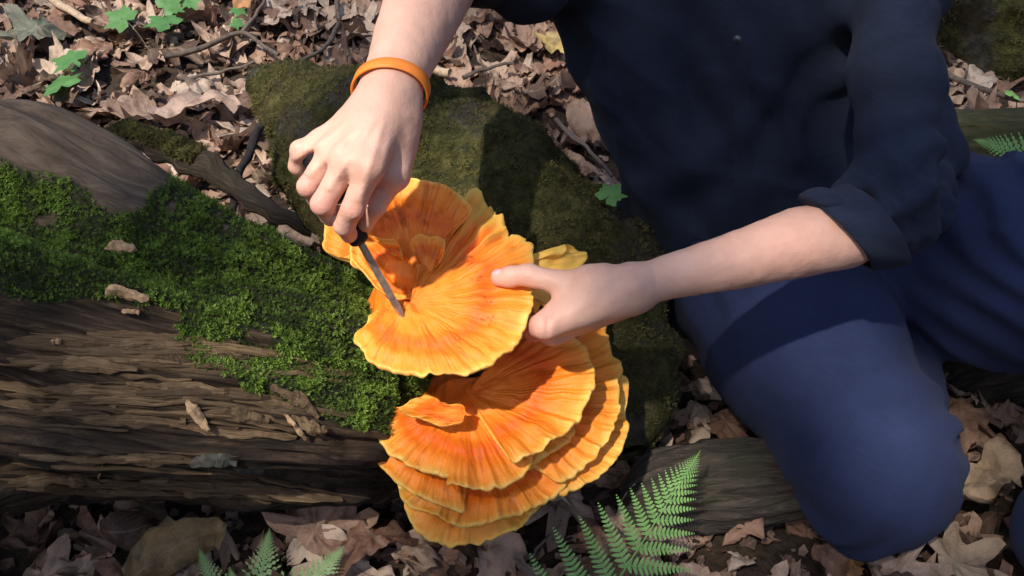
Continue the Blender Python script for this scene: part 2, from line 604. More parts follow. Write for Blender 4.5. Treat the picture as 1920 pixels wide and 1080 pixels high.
def mat_cloth(name, c0, c1, weave=900, rough=0.9):
    m, nt, b = material(name, rough, 0.15)
    p = pos_(nt)
    n1 = noise_(nt, p, 12, 4, 0.6)
    w = noise_(nt, p, weave, 2, 0.5)
    slub = noise_(nt, p, 1.0, 3, 0.6, 0.0, (40, 40, 420))
    f = math_(nt, 'ADD', math_(nt, 'MULTIPLY', n1, 0.45), math_(nt, 'ADD', math_(nt, 'MULTIPLY', w, 0.3), math_(nt, 'MULTIPLY', slub, 0.25)))
    c = ramp(nt, f, [(0.35, c0), (0.65, c1)])
    nt.links.new(c, b.inputs['Base Color'])
    b.inputs['Sheen Weight'].default_value = 0.03
    b.inputs['Sheen Roughness'].default_value = 0.6
    bump(nt, b, math_(nt, 'ADD', w, slub), 0.35, 0.0012)
    return m

def mat_plain(name, col, rough=0.5, spec=0.4, metal=0.0, var=0.15, scale=90):
    m, nt, b = material(name, rough, spec)
    n = noise_(nt, pos_(nt), scale, 4, 0.6)
    c = ramp(nt, n, [(0.3, [v * (1 - var) for v in col]), (0.7, [min(1, v * (1 + var)) for v in col])])
    nt.links.new(c, b.inputs['Base Color'])
    b.inputs['Metallic'].default_value = metal
    bump(nt, b, n, 0.1, 0.001)
    return m

def mat_water():
    m, nt, b = material('dew', 0.04, 0.5)
    b.inputs['Base Color'].default_value = (1, 0.9, 0.75, 1)
    b.inputs['Transmission Weight'].default_value = 1.0
    b.inputs['IOR'].default_value = 1.33
    return m

M = dict(dew=mat_water(), soil=mat_soil(), leaf=mat_leaf_dry(), rot=mat_rotwood(), strip=mat_strip(), grey=mat_greywood(), rock=mat_rock(), twig=mat_twig(),
         fungus=mat_fungus(), skin=mat_skin(),
         shirt=mat_cloth('navy_linen', (0.0088, 0.0125, 0.026), (0.020, 0.028, 0.053), 700),
         trousers=mat_cloth('navy_twill', (0.015, 0.021, 0.055), (0.024, 0.034, 0.086), 1200),
         moss=mat_green('moss_green', (0.034, 0.062, 0.010), (0.21, 0.33, 0.048), 0.25, 0.6, 26, 'tint'),
         moss_dull=mat_green('moss_dull', (0.022, 0.024, 0.007), (0.14, 0.125, 0.036), 0.15, 0.8, 20, 'tint'),
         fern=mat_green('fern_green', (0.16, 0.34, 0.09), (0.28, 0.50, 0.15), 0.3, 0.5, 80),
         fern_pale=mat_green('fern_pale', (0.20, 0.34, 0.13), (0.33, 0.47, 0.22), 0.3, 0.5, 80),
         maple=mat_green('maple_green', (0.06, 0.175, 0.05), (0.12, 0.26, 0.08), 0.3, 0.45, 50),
         canopy=mat_green('canopy_green', (0.03, 0.09, 0.02), (0.06, 0.15, 0.03), 0.25, 0.5, 5),
         band=mat_plain('orange_silicone', (0.86, 0.24, 0.03), 0.45, 0.4, 0, 0.05),
         black=mat_plain('black_plastic', (0.012, 0.012, 0.013), 0.45, 0.4),
         steel=mat_plain('stained_steel', (0.60, 0.50, 0.42), 0.28, 0.5, 0.85, 0.35, 160),
         nail=mat_plain('nail', (0.60, 0.40, 0.40), 0.3, 0.5, 0, 0.04),
         button=mat_plain('button', (0.07, 0.07, 0.075), 0.35, 0.5),
         hair=mat_plain('brown_hair', (0.05, 0.03, 0.018), 0.5, 0.4),
         boot=mat_plain('boot_leather', (0.05, 0.035, 0.025), 0.6, 0.3),
         chip=mat_plain('tan_wood', (0.36, 0.235, 0.13), 0.8, 0.2, 0, 0.45, 150), flake=mat_plain('grey_flake', (0.06, 0.058, 0.046), 0.85, 0.2, 0, 0.6, 120))

# ------------------------------------------------------------------ ground
def ground(x, y):
    x, y = np.asarray(x, float), np.asarray(y, float)
    q = np.stack([x, y, np.zeros_like(x)], -1)
    r = np.hypot(x, y - 1.0)
    z = 0.13 * smooth(1.15, 2.3, y) + 0.014 * fbm(q * 5, 3, 3) * (1 - smooth(3, 6, r))
    z = z + 0.62 * np.clip(r - 3.2, 0, 11) + 0.25 * fbm(q * 0.6, 3, 8) * smooth(3, 6, r)  # unseen rim of ground, raised all round to hold back low sky light
    return z

k = np.linspace(-1, 1, 241)
gx = np.sign(k) * (1.6 * np.abs(k) + 60 * np.abs(k) ** 6)
gy = gx + 1.2
GX, GY = np.meshgrid(gx, gy, indexing='ij')
gv = np.stack([GX, GY, ground(GX, GY)], -1).reshape(-1, 3)
gf = grid_faces(241, 241)
floor = obj('forest_floor', gv, gf, M['soil'])
floor['kind'] = 'structure'

# ------------------------------------------------------------------ lofted logs and boulders
def loft(stations, nu, nv, disp, dense=False):
    """stations: px, py, radius px, t  ->  a closed lumpy body along the path"""
    st = np.array(stations, float)
    cen = np.array([W(a, b, t) for a, b, r, t in st])
    rr = st[:, 2] * st[:, 3] / FPX
    p = catmull(np.hstack([cen, rr[:, None]]), nu)
    path, r = p[:, :3], np.maximum(p[:, 3], 0.002)
    d = unit(np.gradient(path, axis=0))
    d = unit(d * np.array([1, 1, 0.4]))
    s = unit(np.cross(d, np.array([0, 0, 1.0])))
    u = np.cross(s, d)
    a = np.linspace(0, 2 * math.pi, nv, endpoint=False)
    if dense:
        a = np.concatenate([np.linspace(rad(-70), rad(135), int(nv * 0.8), endpoint=False), np.linspace(rad(135), rad(290), nv - int(nv * 0.8), endpoint=False)])
    dirs = np.cos(a)[None, :, None] * s[:, None] + np.sin(a)[None, :, None] * u[:, None]
    base = path[:, None] + dirs * r[:, None, None]
    L = np.concatenate([[0], np.cumsum(np.linalg.norm(np.diff(path, axis=0), axis=1))])
    R = r[:, None] + disp(base, L[:, None] + 0 * a[None], a[None] + 0 * L[:, None], r[:, None])
    R = np.maximum(R, 0.001)
    v = path[:, None] + dirs * R[..., None]
    uv = np.stack([np.repeat(L[:, None], nv, 1), np.repeat(np.abs((a - 1.5 * math.pi) % (2 * math.pi) - math.pi)[None] * r.mean(), nu, 0)], -1)
    f = [tuple(q) for q in grid_faces(nu, nv, close_v=True)]
    f.append(tuple(range(nv))[::-1])
    f.append(tuple(range((nu - 1) * nv, nu * nv)))
    return v.reshape(-1, 3), f, uv.reshape(-1, 2), path, r

# the mossy fallen log -------------------------------------------------
LOG_ST = [(-900, 560, 430, 1.06), (-500, 560, 410, 1.04), (-200, 568, 385, 1.03), (0, 582, 362, 1.02), (200, 619, 324, 1.01), (400, 668, 272, 1.0), (520, 698, 238, 1.01),
          (640, 726, 202, 1.035), (720, 752, 168, 1.06), (790, 775, 128, 1.075), (835, 785, 85, 1.075), (858, 790, 30, 1.075)]

def log_disp(p, L, a, r):
    ang = np.degrees(a) % 360                      # 0 = towards camera side, 90 = up
    q = np.stack([L * 3, a * 2.2, 0 * L], -1)
    big = 0.055 * fbm(q, 3, 21) * r / 0.2
    fq = np.stack([L * 9, a * 26, 0 * L + 3], -1)
    fibre = fbm(fq, 4, 31)
    low = smooth(40, 10, np.where(ang > 180, ang - 360, ang))
    rq = np.stack([L * 5.5, a * 30 + 0.8 * vnoise(np.stack([L * 4, a * 3, 0 * L], -1), 36), 0 * L + 7], -1)
    ridged = 1 - 2 * np.abs(vnoise(rq, 33)) + 0.5 * (1 - 2 * np.abs(vnoise(rq * [2.2, 2.1, 1], 34)))
    d = big + (0.0035 + 0.0045 * low) * fibre + 0.0075 * low * ridged
    hi = smooth(35, 60, np.where(ang > 180, ang - 360, ang))
    cq = np.stack([L * 4.0, a * 17 + 1.2 * vnoise(np.stack([L * 5, a * 2, 0 * L], -1), 38), 0 * L], -1)
    d -= hi * 0.007 * np.clip(1 - np.abs(vnoise(cq, 37)) * 7, 0, 1) + hi * 0.003 * (1 - 2 * np.abs(vnoise(cq * [2.5, 2.2, 1], 39)))
    a2 = np.where(ang > 180, ang - 360, ang) + 5 * vnoise(np.stack([L * 6, 0 * L, 0 * L], -1), 5)
    # the weathered under-face: a deep dark groove and a ledge below it
    d -= 0.16 * r * np.exp(-((a2 - 3) / 6.5) ** 2)
    d -= 0.05 * r * smooth(10, -2, a2)
    d -= 0.30 * r * smooth(-34, -60, a2) * smooth(-160, -110, a2)
    st = np.floor((a2 + 40) / 6.5)
    d += 0.004 * (_hash(st.astype(np.int64), np.floor(L * 5 + st * 0.37).astype(np.int64), st.astype(np.int64) * 0, 4) - 0.5) * smooth(30, 5, a2) * 2
    return d

lv, lf, luv, lpath, lr = loft(LOG_ST, 600, 330, log_disp, True)
LPX = topx(lv)
MOSS_POLY = [(-400, 330), (0, 335), (130, 352), (230, 400), (285, 395), (300, 350), (345, 335), (420, 360), (470, 395), (700, 540), (760, 590), (850, 700), (850, 800), (760, 800), (690, 800), (610, 795),
             (540, 765), (470, 735), (400, 705), (350, 680), (330, 640), (340, 600), (290, 575), (200, 560), (100, 575), (0, 545), (-400, 520)]
lu = LPX[:, :2] + 26 * np.stack([fbm(lv * 16, 3, 41), fbm(lv * 16, 3, 42)], -1)
moss_m = in_poly(MOSS_POLY, lu[:, 0], lu[:, 1]).astype(float)
patch = fbm(lv * 24, 3, 44)
moss_m *= (patch > -0.8)
bare_m = smooth(430, 330, LPX[:, 1] - 0.28 * LPX[:, 0]) * (LPX[:, 0] < 560) * (1 - moss_m)
log = thing('fallen_log', 'rotting fallen log with bright green moss and dark crumbling side', 'log', (-0.7, 0.76, 0.0))
trunk = obj('trunk', lv, lf, M['rot'], log, uv=luv, attrs={'mossy': moss_m * 0.85, 'bare': bare_m})
LOG_BVH = bvh_of(lv, lf)

# moss sprigs: a little stem with paired leaflets
def sprig_template(seed, pairs=4, droop=0.5):
    r = random.Random(seed)
    v, f = [], []
    for i in range(pairs):
        h = 0.25 + 0.75 * i / pairs
        off = droop * h * h * 0.5
        for sgn in (-1, 1):
            ang = sgn * (0.9 + 0.5 * r.random()) + i * 0.9
            l = 0.42 * (1 - 0.35 * i / pairs)
            dx, dy = math.cos(ang) * l, math.sin(ang) * l
            wx, wy = -dy * 0.22, dx * 0.22
            b = len(v)
            v += [(off, 0, h - 0.2), (off + dx * 0.55 + wx, dy * 0.55 + wy, h + 0.1), (off + dx, dy, h + 0.12 + 0.1 * r.random()), (off + dx * 0.55 - wx, dy * 0.55 - wy, h + 0.08)]
            f += [(b, b + 1, b + 2), (b, b + 2, b + 3)]
    b = len(v)
    v += [(0, 0.035, 0), (0, -0.035, 0), (droop * 0.5, 0, 1.05)]
    f += [(b, b + 1, b + 2)]
    return np.array(v, float), np.array(f)

def face_normals(v, f):
    q = np.array([t[:4] for t in f if len(t) == 4])
    n = np.cross(v[q[:, 2]] - v[q[:, 0]], v[q[:, 3]] - v[q[:, 1]])
    a = np.linalg.norm(n, axis=1)
    return q, n / (a[:, None] + 1e-12), a / 2

def scatter(v, f, weight, count):
    q, n, a = face_normals(v, f)
    w = a * weight[q].mean(1)
    i = RNG.choice(len(q), count, p=w / w.sum())
    s, t = RNG.random((count, 1)), RNG.random((count, 1))
    p = (v[q[i, 0]] * (1 - s) + v[q[i, 1]] * s) * (1 - t) + (v[q[i, 3]] * (1 - s) + v[q[i, 2]] * s) * t
    return p, n[i], i, q

def moss_on(name, parent, v, f, weight, count, size, mat_, seed, lift=0.0, lean=0.5, pairs=4, outward=None):
    p, n, i, q = scatter(v, f, weight, count)
    if outward is not None:
        flip = np.sum(n * (p - outward(p)), 1) < 0
        n[flip] *= -1
    clump = fbm(p * 55, 3, seed)
    n = unit(n + lean * RNG.normal(0, 0.5, n.shape) + np.array([0, -0.15, 0.25]))
    sc = size * (0.55 + 0.7 * RNG.random(count)) * (0.75 + 0.5 * np.clip(clump + 0.4, 0, 1.4))
    V, F, T = [], [], []
    tot = 0
    for k in range(3):
        m = np.arange(count) % 3 == k
        tv, tf = sprig_template(seed + k, pairs)
        vv, ff = copies(tv, tf, p[m] + n[m] * lift, rot_to(n[m], RNG.random(m.sum()) * 6.28), sc[m])
        V.append(vv); F.append(ff + tot); tot += len(vv)
        tt = np.clip(0.5 + 0.42 * clump[m] + 0.18 * RNG.normal(0, 1, m.sum()), 0, 1)
        T.append(np.repeat(tt, len(tv)))
    o = obj(name, np.vstack(V), np.vstack(F), mat_, parent, smooth_shade=False, attrs={'tint': np.concatenate(T)})
    o['kind'] = 'stuff'
    return o

def log_axis(p):
    i = np.abs(p[:, None, 0] - lpath[None, ::10, 0]).argmin(1)
    return lpath[::10][i]

vis = (LPX[:, 0] > -260)
moss_on('moss', log, lv, lf, moss_m * vis * (0.5 + 0.5 * (patch > -0.3)), 72000, 0.0064, M['moss'], 100, pairs=3, lean=0.8, outward=log_axis)

# boulder behind -------------------------------------------------------
BOULDER_ST = [(462, 150, 20, 1.44), (495, 165, 48, 1.45), (555, 195, 84, 1.44), (655, 275, 150, 1.40), (790, 375, 212, 1.32), (945, 470, 214, 1.25), (1060, 570, 205, 1.19), (1130, 680, 160, 1.15), (1165, 790, 100, 1.12), (1180, 850, 30, 1.11)]
def boulder_disp(p, L, a, r):
    return r * (0.20 * fbm(p * 7, 3, 51) + 0.09 * fbm(p * 22, 3, 52)) - 0.2 * r * smooth(0.3, 1.0, -np.sin(a))
bv, bf, buv, bpath, br = loft(BOULDER_ST, 220, 160, boulder_disp)
boulder = thing('mossy_boulder', 'long low boulder clothed in short brown-green moss behind the orange fungus', 'boulder', (-0.1, 1.1, 0.0))
obj('stone', bv, bf, M['rock'], boulder)
BOULDER_BVH = bvh_of(bv, bf)
def b_axis(p):
    i = np.linalg.norm(p[:, None] - bpath[None, ::10], axis=2).argmin(1)
    return bpath[::10][i]
bw = (fbm(bv * 9, 3, 55) > -0.35).astype(float)
moss_on('moss', boulder, bv, bf, bw, 30000, 0.0062, M['moss_dull'], 200, lift=-0.001, lean=0.7, pairs=2, outward=b_axis)

# boulder at the back right, dark log, weathered log --------------------
B2 = [(1740, -60, 60, 2.0), (1790, 10, 150, 1.98), (1900, 20, 180, 1.95), (2040, 10, 190, 1.95), (2160, 20, 120, 1.95), (2200, 30, 30, 1.95)]
v2, f2, uv2, p2, r2 = loft(B2, 110, 90, boulder_disp)
boulder2 = thing('mossy_boulder', 'rounded mossy boulder standing behind the shoulder and the fallen branch', 'boulder', (1.0, 1.9, 0.1))
obj('stone', v2, f2, M['rock'], boulder2)
moss_on('moss', boulder2, v2, f2, (fbm(v2 * 6, 3, 58) > -0.2).astype(float), 9000, 0.009, M['moss_dull'], 230, lean=0.7, pairs=2, outward=lambda p: np.tile(p2.mean(0), (len(p), 1)))

def fibre_disp(p, L, a, r):
    return r * (0.16 * fbm(p * 9, 3, 61) + 0.10 * fbm(np.stack([L * 10, a * 9, 0 * L], -1), 4, 62) - 0.12 * np.clip(1 - 6 * np.abs(vnoise(np.stack([L * 6, a * 5 + L * 4, 0 * L], -1), 63)), 0, 1))
D1 = [(1700, 262, 20, 1.6), (1740, 262, 58, 1.6), (1850, 262, 58, 1.58), (1960, 268, 62, 1.56), (2120, 280, 55, 1.54), (2200, 282, 20, 1.54)]
v3, f3, uv3, p3, r3 = loft(D1, 90, 60, fibre_disp)
dark_log = thing('fallen_log', 'thin dark rotten log lying behind the person beside the small fern', 'log', (0.95, 1.25, 0.06))
obj('trunk', v3, f3, M['rot'], dark_log, uv=uv3, attrs={'mossy': np.full(len(v3), 0.65), 'bare': np.zeros(len(v3))})

G1 = [(1165, 945, 20, 1.11), (1195, 940, 62, 1.10), (1270, 925, 82, 1.10), (1360, 915, 86, 1.10), (1450, 905, 82, 1.10), (1540, 890, 74, 1.11), (1640, 870, 66, 1.14), (1700, 860, 20, 1.16)]
v4, f4, uv4, p4, r4 = loft(G1, 150, 90, fibre_disp)
grey_log = thing('weathered_log', 'weathered grey bare log running under the kneeling thigh beside the fern', 'log', (0.25, 0.72, 0.0))
obj('trunk', v4, f4, M['grey'], grey_log, uv=uv4)

G2 = [(1735, 760, 15, 1.28), (1770, 740, 55, 1.28), (1850, 715, 62, 1.27), (1960, 690, 66, 1.26), (2080, 670, 60, 1.26), (2140, 660, 15, 1.26)]
v5, f5, uv5, p5, r5 = loft(G2, 90, 60, fibre_disp)
side_log = thing('weathered_log', 'short greenish weathered log lying below the dark trousered thigh', 'log', (0.68, 0.86, 0.0))
obj('trunk', v5, f5, M['grey'], side_log, uv=uv5)

# layered strips of rotten wood on the side of the log -------------------
def strip_on_log(path_px, width, thick, seed, lift=0.003, parent=log, mat_=None, name='wood_strip', twist=0.0):
    pts, nrm = [], []
    for (a, b) in path_px:
        h, n = cast(LOG_BVH, a, b)
        if h is None:
            continue
        pts.append(h); nrm.append(n if np.dot(n, ray(a, b)) < 0 else -n)
    if len(pts) < 2:
        return None
    n = 22
    nm = unit(np.mean(nrm, 0))
    pth = catmull(np.array(pts), n) if len(pts) > 2 else np.linspace(pts[0], pts[1], n)
    d = unit(np.gradient(pth, axis=0))
    s = unit(np.cross(d, nm))
    t = np.linspace(0, 1, n)
    q = np.stack([t * 4 + seed * 3.1, 0 * t, 0 * t], -1)
    w = width * np.sin(np.pi * np.clip(t * 0.94 + 0.03, 0, 1)) ** 0.45 * (1 + 0.35 * vnoise(q * 2, seed))
    pth = pth + nm * (lift + 0.002 * vnoise(q * 1.5, seed + 3))[:, None]
    rows = []
    for k, (a, h) in enumerate(((-1, 0), (-0.55, 1), (0.4, 1.15), (1, 0.1), (0.3, -0.8), (-0.5, -0.8))):
        rows.append(pth + s * (a * w / 2)[:, None] + nm * (h * thick))
    v = np.stack(rows, 1).reshape(-1, 3)
    v = v + 0.10 * min(width, 0.012) * np.stack([fbm(v * 260, 2, seed + k) for k in range(3)], -1) + nm * (0.0022 * fbm(v * 60, 2, seed))[:, None]
    f = [tuple(x) for x in grid_faces(n, 6, close_v=True)] + [tuple(range(6))[::-1], tuple(range((n - 1) * 6, n * 6))]
    uv = np.stack([np.repeat(t * 1.5 + seed * 0.7, 6), np.tile(np.arange(6) / 6.0, n) + seed], -1)
    return obj(name, v, f, mat_ or M['strip'], parent, uv=uv, smooth_shade=False)

rs = random.Random(5)
for i in range(130):
    y = rs.choice([640, 660, 680, 700, 715, 725, 735, 745, 760, 775, 790, 860, 880, 900, 915]) + rs.uniform(-12, 12)
    x = rs.uniform(-40, 620)
    if y < 690 and x > 330:
        x -= 300
    l = rs.uniform(110, 400)
    sag = 0.04 + 0.06 * (x > 350)
    pth = [(x + l * k / 4, y + sag * l * k / 4 + rs.uniform(-3, 3) + max(0, x + l * k / 4 - 420) * 0.10) for k in range(5)]
    if pth[-1][0] > 700:
        continue
    strip_on_log(pth, rs.choice([0.003, 0.004, 0.005, 0.007, 0.011]), rs.uniform(0.001, 0.002), 300 + i, rs.uniform(0.001, 0.003))
for i, pth in enumerate([[(258, 735), (360, 730), (470, 738), (505, 742)], [(430, 770), (470, 780), (503, 787)], [(505, 725), (560, 750), (595, 782)], [(545, 778), (580, 798), (608, 805)],
                         [(240, 712), (350, 722), (430, 728)], [(60, 690), (150, 680), (260, 690)], [(20, 905), (110, 900), (190, 905)]]):
    strip_on_log(pth, 0.011, 0.002, 500 + i, 0.006)
for i, (pth, w) in enumerate([([(352, 757), (368, 780), (392, 815)], 0.009), ([(530, 778), (548, 800), (570, 828)], 0.006), ([(198, 875), (190, 895), (188, 915)], 0.005)]):
    o = strip_on_log(pth, w, 0.0015, 520 + i, 0.009, parent=None, mat_=M['chip'], name='bark_sliver')
    tag(o, ['curled tan bark sliver hanging below the strips of rotten wood on the log', 'thin bark sliver beside the moss edge over the dark groove of the log', 'tiny pale splinter standing on the lowest ledge of the log'][i], 'bark')
for i, (pth, w, lab) in enumerate([([(205, 538), (240, 545), (284, 556)], 0.014, 'pale tan wood chip lying on the bare gap in the log moss'), ([(208, 462), (235, 460), (262, 466)], 0.013, 'small brown leaf scrap sunk in the bright moss of the log'),
                                   ([(100, 632), (108, 634), (118, 632)], 0.006, 'tiny pale chip on the dark rotten wood below the moss'), ([(232, 578), (252, 578), (266, 580)], 0.004, 'thin pale splinter on dark wood beneath the tan wood chip')]):
    o = strip_on_log(pth, w, 0.003, 540 + i, 0.006, parent=None, mat_=M['chip'], name='wood_chip')
    if o:
        tag(o, lab, 'wood chip')
for (x0, y0, wd) in ((400, 858, 0.016), (450, 880, 0.012)):
    strip_on_log([(x0 - 40, y0 + 8), (x0, y0), (x0 + 45, y0 + 6)], wd, 0.003, int(x0), 0.004, mat_=M['flake'], name='bark_flake')

# mossy arched slab of bark behind the log -------------------------------
bp = catmull(np.array([W(195, 262, 1.22), W(260, 262, 1.20), W(330, 290, 1.16), (W(420, 330, 1.12)), W(490, 385, 1.07), W(550, 425, 1.05), W(580, 440, 1.06)]), 40)
rw = np.interp(np.linspace(0, 1, 40), [0, 0.1, 0.4, 0.7, 1], [0.008, 0.019, 0.021, 0.014, 0.005])
d_, s_, u_ = frames(bp)
ang = np.linspace(-0.3, 2.4, 14)
ring = bp[:, None] + (np.cos(ang)[None, :, None] * s_[:, None] + np.sin(ang)[None, :, None] * u_[:, None]) * rw[:, None, None]
ring += 0.004 * fbm(ring * 40, 3, 71)[..., None]
inner = bp[:, None] + (ring - bp[:, None]) * 0.72
sv = np.concatenate([ring, inner[:, ::-1]], 1).reshape(-1, 3)
sf = [tuple(q) for q in grid_faces(40, 28, close_v=True)] + [tuple(range(28))[::-1], tuple(range(39 * 28, 40 * 28))]
suv = np.stack([np.repeat(np.linspace(0, 0.4, 40), 28), np.tile(np.linspace(0, 0.2, 28), 40)], -1)
slab = thing('bark_slab', 'arched slab of loose bark with moss on its crest between log and boulder', 'bark', sv.min(0) * [0, 0, 1] + bp.mean(0) * [1, 1, 0])
obj('bark', sv, sf, M['rot'], slab, uv=suv, attrs={'mossy': np.full(len(sv), 0.2), 'bare': np.full(len(sv), 0.3)})
wslab = np.zeros((40, 28)); wslab[:19, 5:11] = 1
moss_on('moss', slab, sv, sf, wslab.ravel(), 3500, 0.0065, M['moss_dull'], 260, lean=0.6, pairs=3, outward=lambda p: p - np.array([0, 0, 1.0]))

# ------------------------------------------------------------------ orange bracket fungus
def shelf(name, parent, center, outline, normal, n_cols=190, n_rows=34, thick=0.012, edge=0.0055, cup=0.0, ridge=0.003, wave=0.003, scallop=0.016, seed=0, pale=0.0, c_px=True, droop=0.0):
    n = unit(normal)
    c = np.asarray(center, float)
    ex = unit(np.cross(np.array([0, 1.0, 0]), n))
    ey = np.cross(n, ex)
    P = np.array([onplane(a, b, c, n) for a, b in outline])
    P = catmull(P, n_cols)
    R0 = np.linalg.norm(P - c, axis=1).mean()
    ce = c + n * ((cup - droop) * R0 - edge * 0.4)
    P = catmull(np.array([onplane(a, b, ce, n) for a, b in outline]), n_cols)
    D = P - ce
    R = np.linalg.norm(D, axis=1)
    th = np.unwrap(np.arctan2(D @ ey, D @ ex))
    arc = np.concatenate([[0], np.cumsum(np.linalg.norm(np.diff(P, axis=0), axis=1))])
    q1 = np.stack([arc * 75, 0 * arc + seed, 0 * arc], -1)
    Rm = R.mean()
    D = D * (1 + scallop * np.abs(vnoise(q1, seed)) * 1.6 - scallop + 0.4 * scallop * vnoise(q1 * 3, seed + 1))[:, None]
    s = np.concatenate([np.linspace(0.004, 0.9, n_rows - 8), [0.93, 0.955, 0.975, 0.988, 0.996, 1.0, 0.999, 0.992]])
    S, TH = np.meshgrid(s, th, indexing='xy')              # cols x rows
    AR = np.repeat(arc[:, None], len(s), 1)
    low = np.stack([AR * 22, 0 * S + seed, 0 * S], -1)
    fine = np.stack([AR * 130, S * 2.0, 0 * S + seed], -1)
    mid = np.stack([AR * 52, S * 1.2, 0 * S + seed + 9], -1)
    sm = np.minimum(S, 1)
    h = cup * sm ** 1.6 * Rm - droop * sm ** 3 * Rm
    h = h + wave * fbm(low, 2, seed) * sm ** 1.5 * 1.6
    rg = ridge if np.isscalar(ridge) else np.interp(np.linspace(0, 1, n_cols), ridge[0], ridge[1])[:, None]
    h = h + rg * (1 - 1.6 * np.abs(vnoise(mid, seed + 5))) * np.clip(sm * 1.2, 0, 1) ** 1.6 + 0.34 * rg * (1 - 2 * np.abs(vnoise(fine, seed + 6))) * sm
    rx = np.clip((rg - 0.005) / 0.008, 0, 1) * np.ones_like(S)
    tight = 1 - 2.2 * np.abs(vnoise(np.stack([AR * 105 + 0.6 * vnoise(low * 2, seed), S * 1.6, 0 * S + seed + 4], -1), seed + 12))
    h = h + 0.0055 * rx * tight * smooth(0.25, 0.8, sm)
    bumps = fbm(np.stack([D[:, None, k] * S for k in range(3)], -1) * 110 + seed, 3, seed + 8)
    h = h + (0.0012 + 0.0022 * (1 - sm) ** 2) * bumps
    conc = 0.0011 * np.sin(sm * 26 + 0.8 * vnoise(low * 0.7, seed + 2)) * smooth(0.35, 0.6, sm)
    h = h + conc
    edge = edge * (1 + 0.35 * vnoise(np.stack([AR * 40, 0 * S, 0 * S + seed], -1), seed + 3))
    tk = edge + (thick - edge) * (1 - sm) ** 0.8
    lip = np.array([0] * (n_rows - 8) + [0.0, 0.02, 0.08, 0.17, 0.3, 0.5, 0.7, 0.88])
    top = c + D[:, None] * S[..., None] + n * (h - lip[None] * tk)[..., None]
    s_b = np.concatenate([[0.97], np.linspace(0.9, 0.05, 8)])
    hb = np.stack([np.interp(s_b, s[:n_rows - 2], h[i, :n_rows - 2]) for i in range(n_cols)])
    eb = edge[:, :1]
    tb = eb + (thick - eb) * (1 - s_b[None]) ** 0.8
    bot = c + D[:, None] * s_b[None, :, None] + n * (hb - tb)[..., None]
    v = np.concatenate([top, bot], 1)
    m = v.shape[1]
    uv = np.zeros((n_cols, m, 2))
    uv[:, :n_rows, 0] = S
    uv[:, n_rows:, 0] = 0.99
    uv[:, :, 1] = AR[:, :1] * 3.0 + seed * 1.7
    pl = np.zeros((n_cols, m)); pl[:, n_rows:] = 0.9
    pl = np.maximum(pl, pale)
    rr3 = rx * np.clip(0.1 + 0.9 * tight + 0.3 * (1 - 2 * np.abs(vnoise(mid, seed + 5))), 0, 1) * np.clip(sm * 1.3 - 0.3, 0, 1)
    pl[:, :n_rows] = np.maximum(pl[:, :n_rows], 0.8 * rr3)
    f = [tuple(x) for x in grid_faces(n_cols, m)]
    f.append(tuple(range(m)))
    f.append(tuple(range((n_cols - 1) * m, n_cols * m))[::-1])
    return obj(name, v.reshape(-1, 3), f, M['fungus'], parent, uv=uv.reshape(-1, 2), attrs={'pale': pl.ravel()})

def at_z(px, py, z):
    d = ray(px, py)
    return np.array([0, 0, CAMZ]) + d * ((z - CAMZ) / d[2])

fungus = thing('bracket_fungus', 'large orange and yellow bracket fungus in tiers growing from the log end', 'fungus', at_z(865, 760, 0.10))
NU = unit([-0.05, -0.10, 1.0])
CU = at_z(768, 566, 0.345)
# lowest tiers first
NL = unit([0.02, -0.16, 1.0])
CL = at_z(868, 745, 0.235)
def below(px, py, z): return at_z(px, py, z)
shelf('shelf', fungus, below(880, 880, 0.155), [(752, 935), (760, 960), (772, 985), (800, 1008), (850, 1024), (900, 1019), (960, 1000), (988, 978), (1012, 950), (1020, 925)], NL, seed=1, cup=0.0, droop=0.05, pale=0.25, thick=0.02)
shelf('shelf', fungus, below(860, 870, 0.165), [(745, 905), (750, 932), (765, 953), (800, 965), (850, 985), (880, 985), (910, 975)], NL, seed=2, droop=0.08, pale=0.2, thick=0.018)
shelf('shelf', fungus, below(915, 830, 0.186), [(868, 955), (845, 985), (870, 992), (910, 986), (960, 972), (1010, 950), (1058, 918), (1062, 895), (1080, 870)], NL, seed=3, droop=0.06, ridge=0.0045, thick=0.02)
shelf('shelf', fungus, below(830, 800, 0.203), [(760, 780), (704, 794), (688, 810), (682, 832), (690, 856), (720, 890), (760, 917), (820, 945), (868, 963), (872, 930), (880, 900)], NL, seed=4, droop=0.06, thick=0.02)
shelf('shelf', fungus, below(955, 790, 0.185), [(1120, 660), (1165, 700), (1181, 740), (1176, 770), (1181, 800), (1172, 835), (1150, 872), (1110, 908), (1060, 930), (1040, 925)], NL, seed=5, droop=0.05, pale=0.15, thick=0.02)
shelf('shelf', fungus, below(945, 765, 0.205), [(1040, 640), (1085, 618), (1132, 608), (1150, 660), (1166, 690), (1160, 730), (1160, 785), (1130, 845), (1095, 880), (1050, 905), (1015, 885), (990, 880)], NL, seed=6, droop=0.05, ridge=0.004, thick=0.02)
shelf('shelf', fungus, below(905, 770, 0.218), [(1075, 790), (1078, 815), (1050, 840), (1010, 868), (975, 885), (950, 890)], NL, seed=16, droop=0.05, thick=0.018)
shelf('shelf', fungus, CL - 0.006 * NL, [(790, 752), (745, 768), (708, 783), (703, 802), (712, 832), (745, 864), (795, 888), (846, 902), (838, 918), (885, 920), (945, 915), (980, 893), (996, 872), (1000, 850)], NL, seed=7, cup=0.02, droop=0.03, ridge=0.004, thick=0.022, wave=0.004)
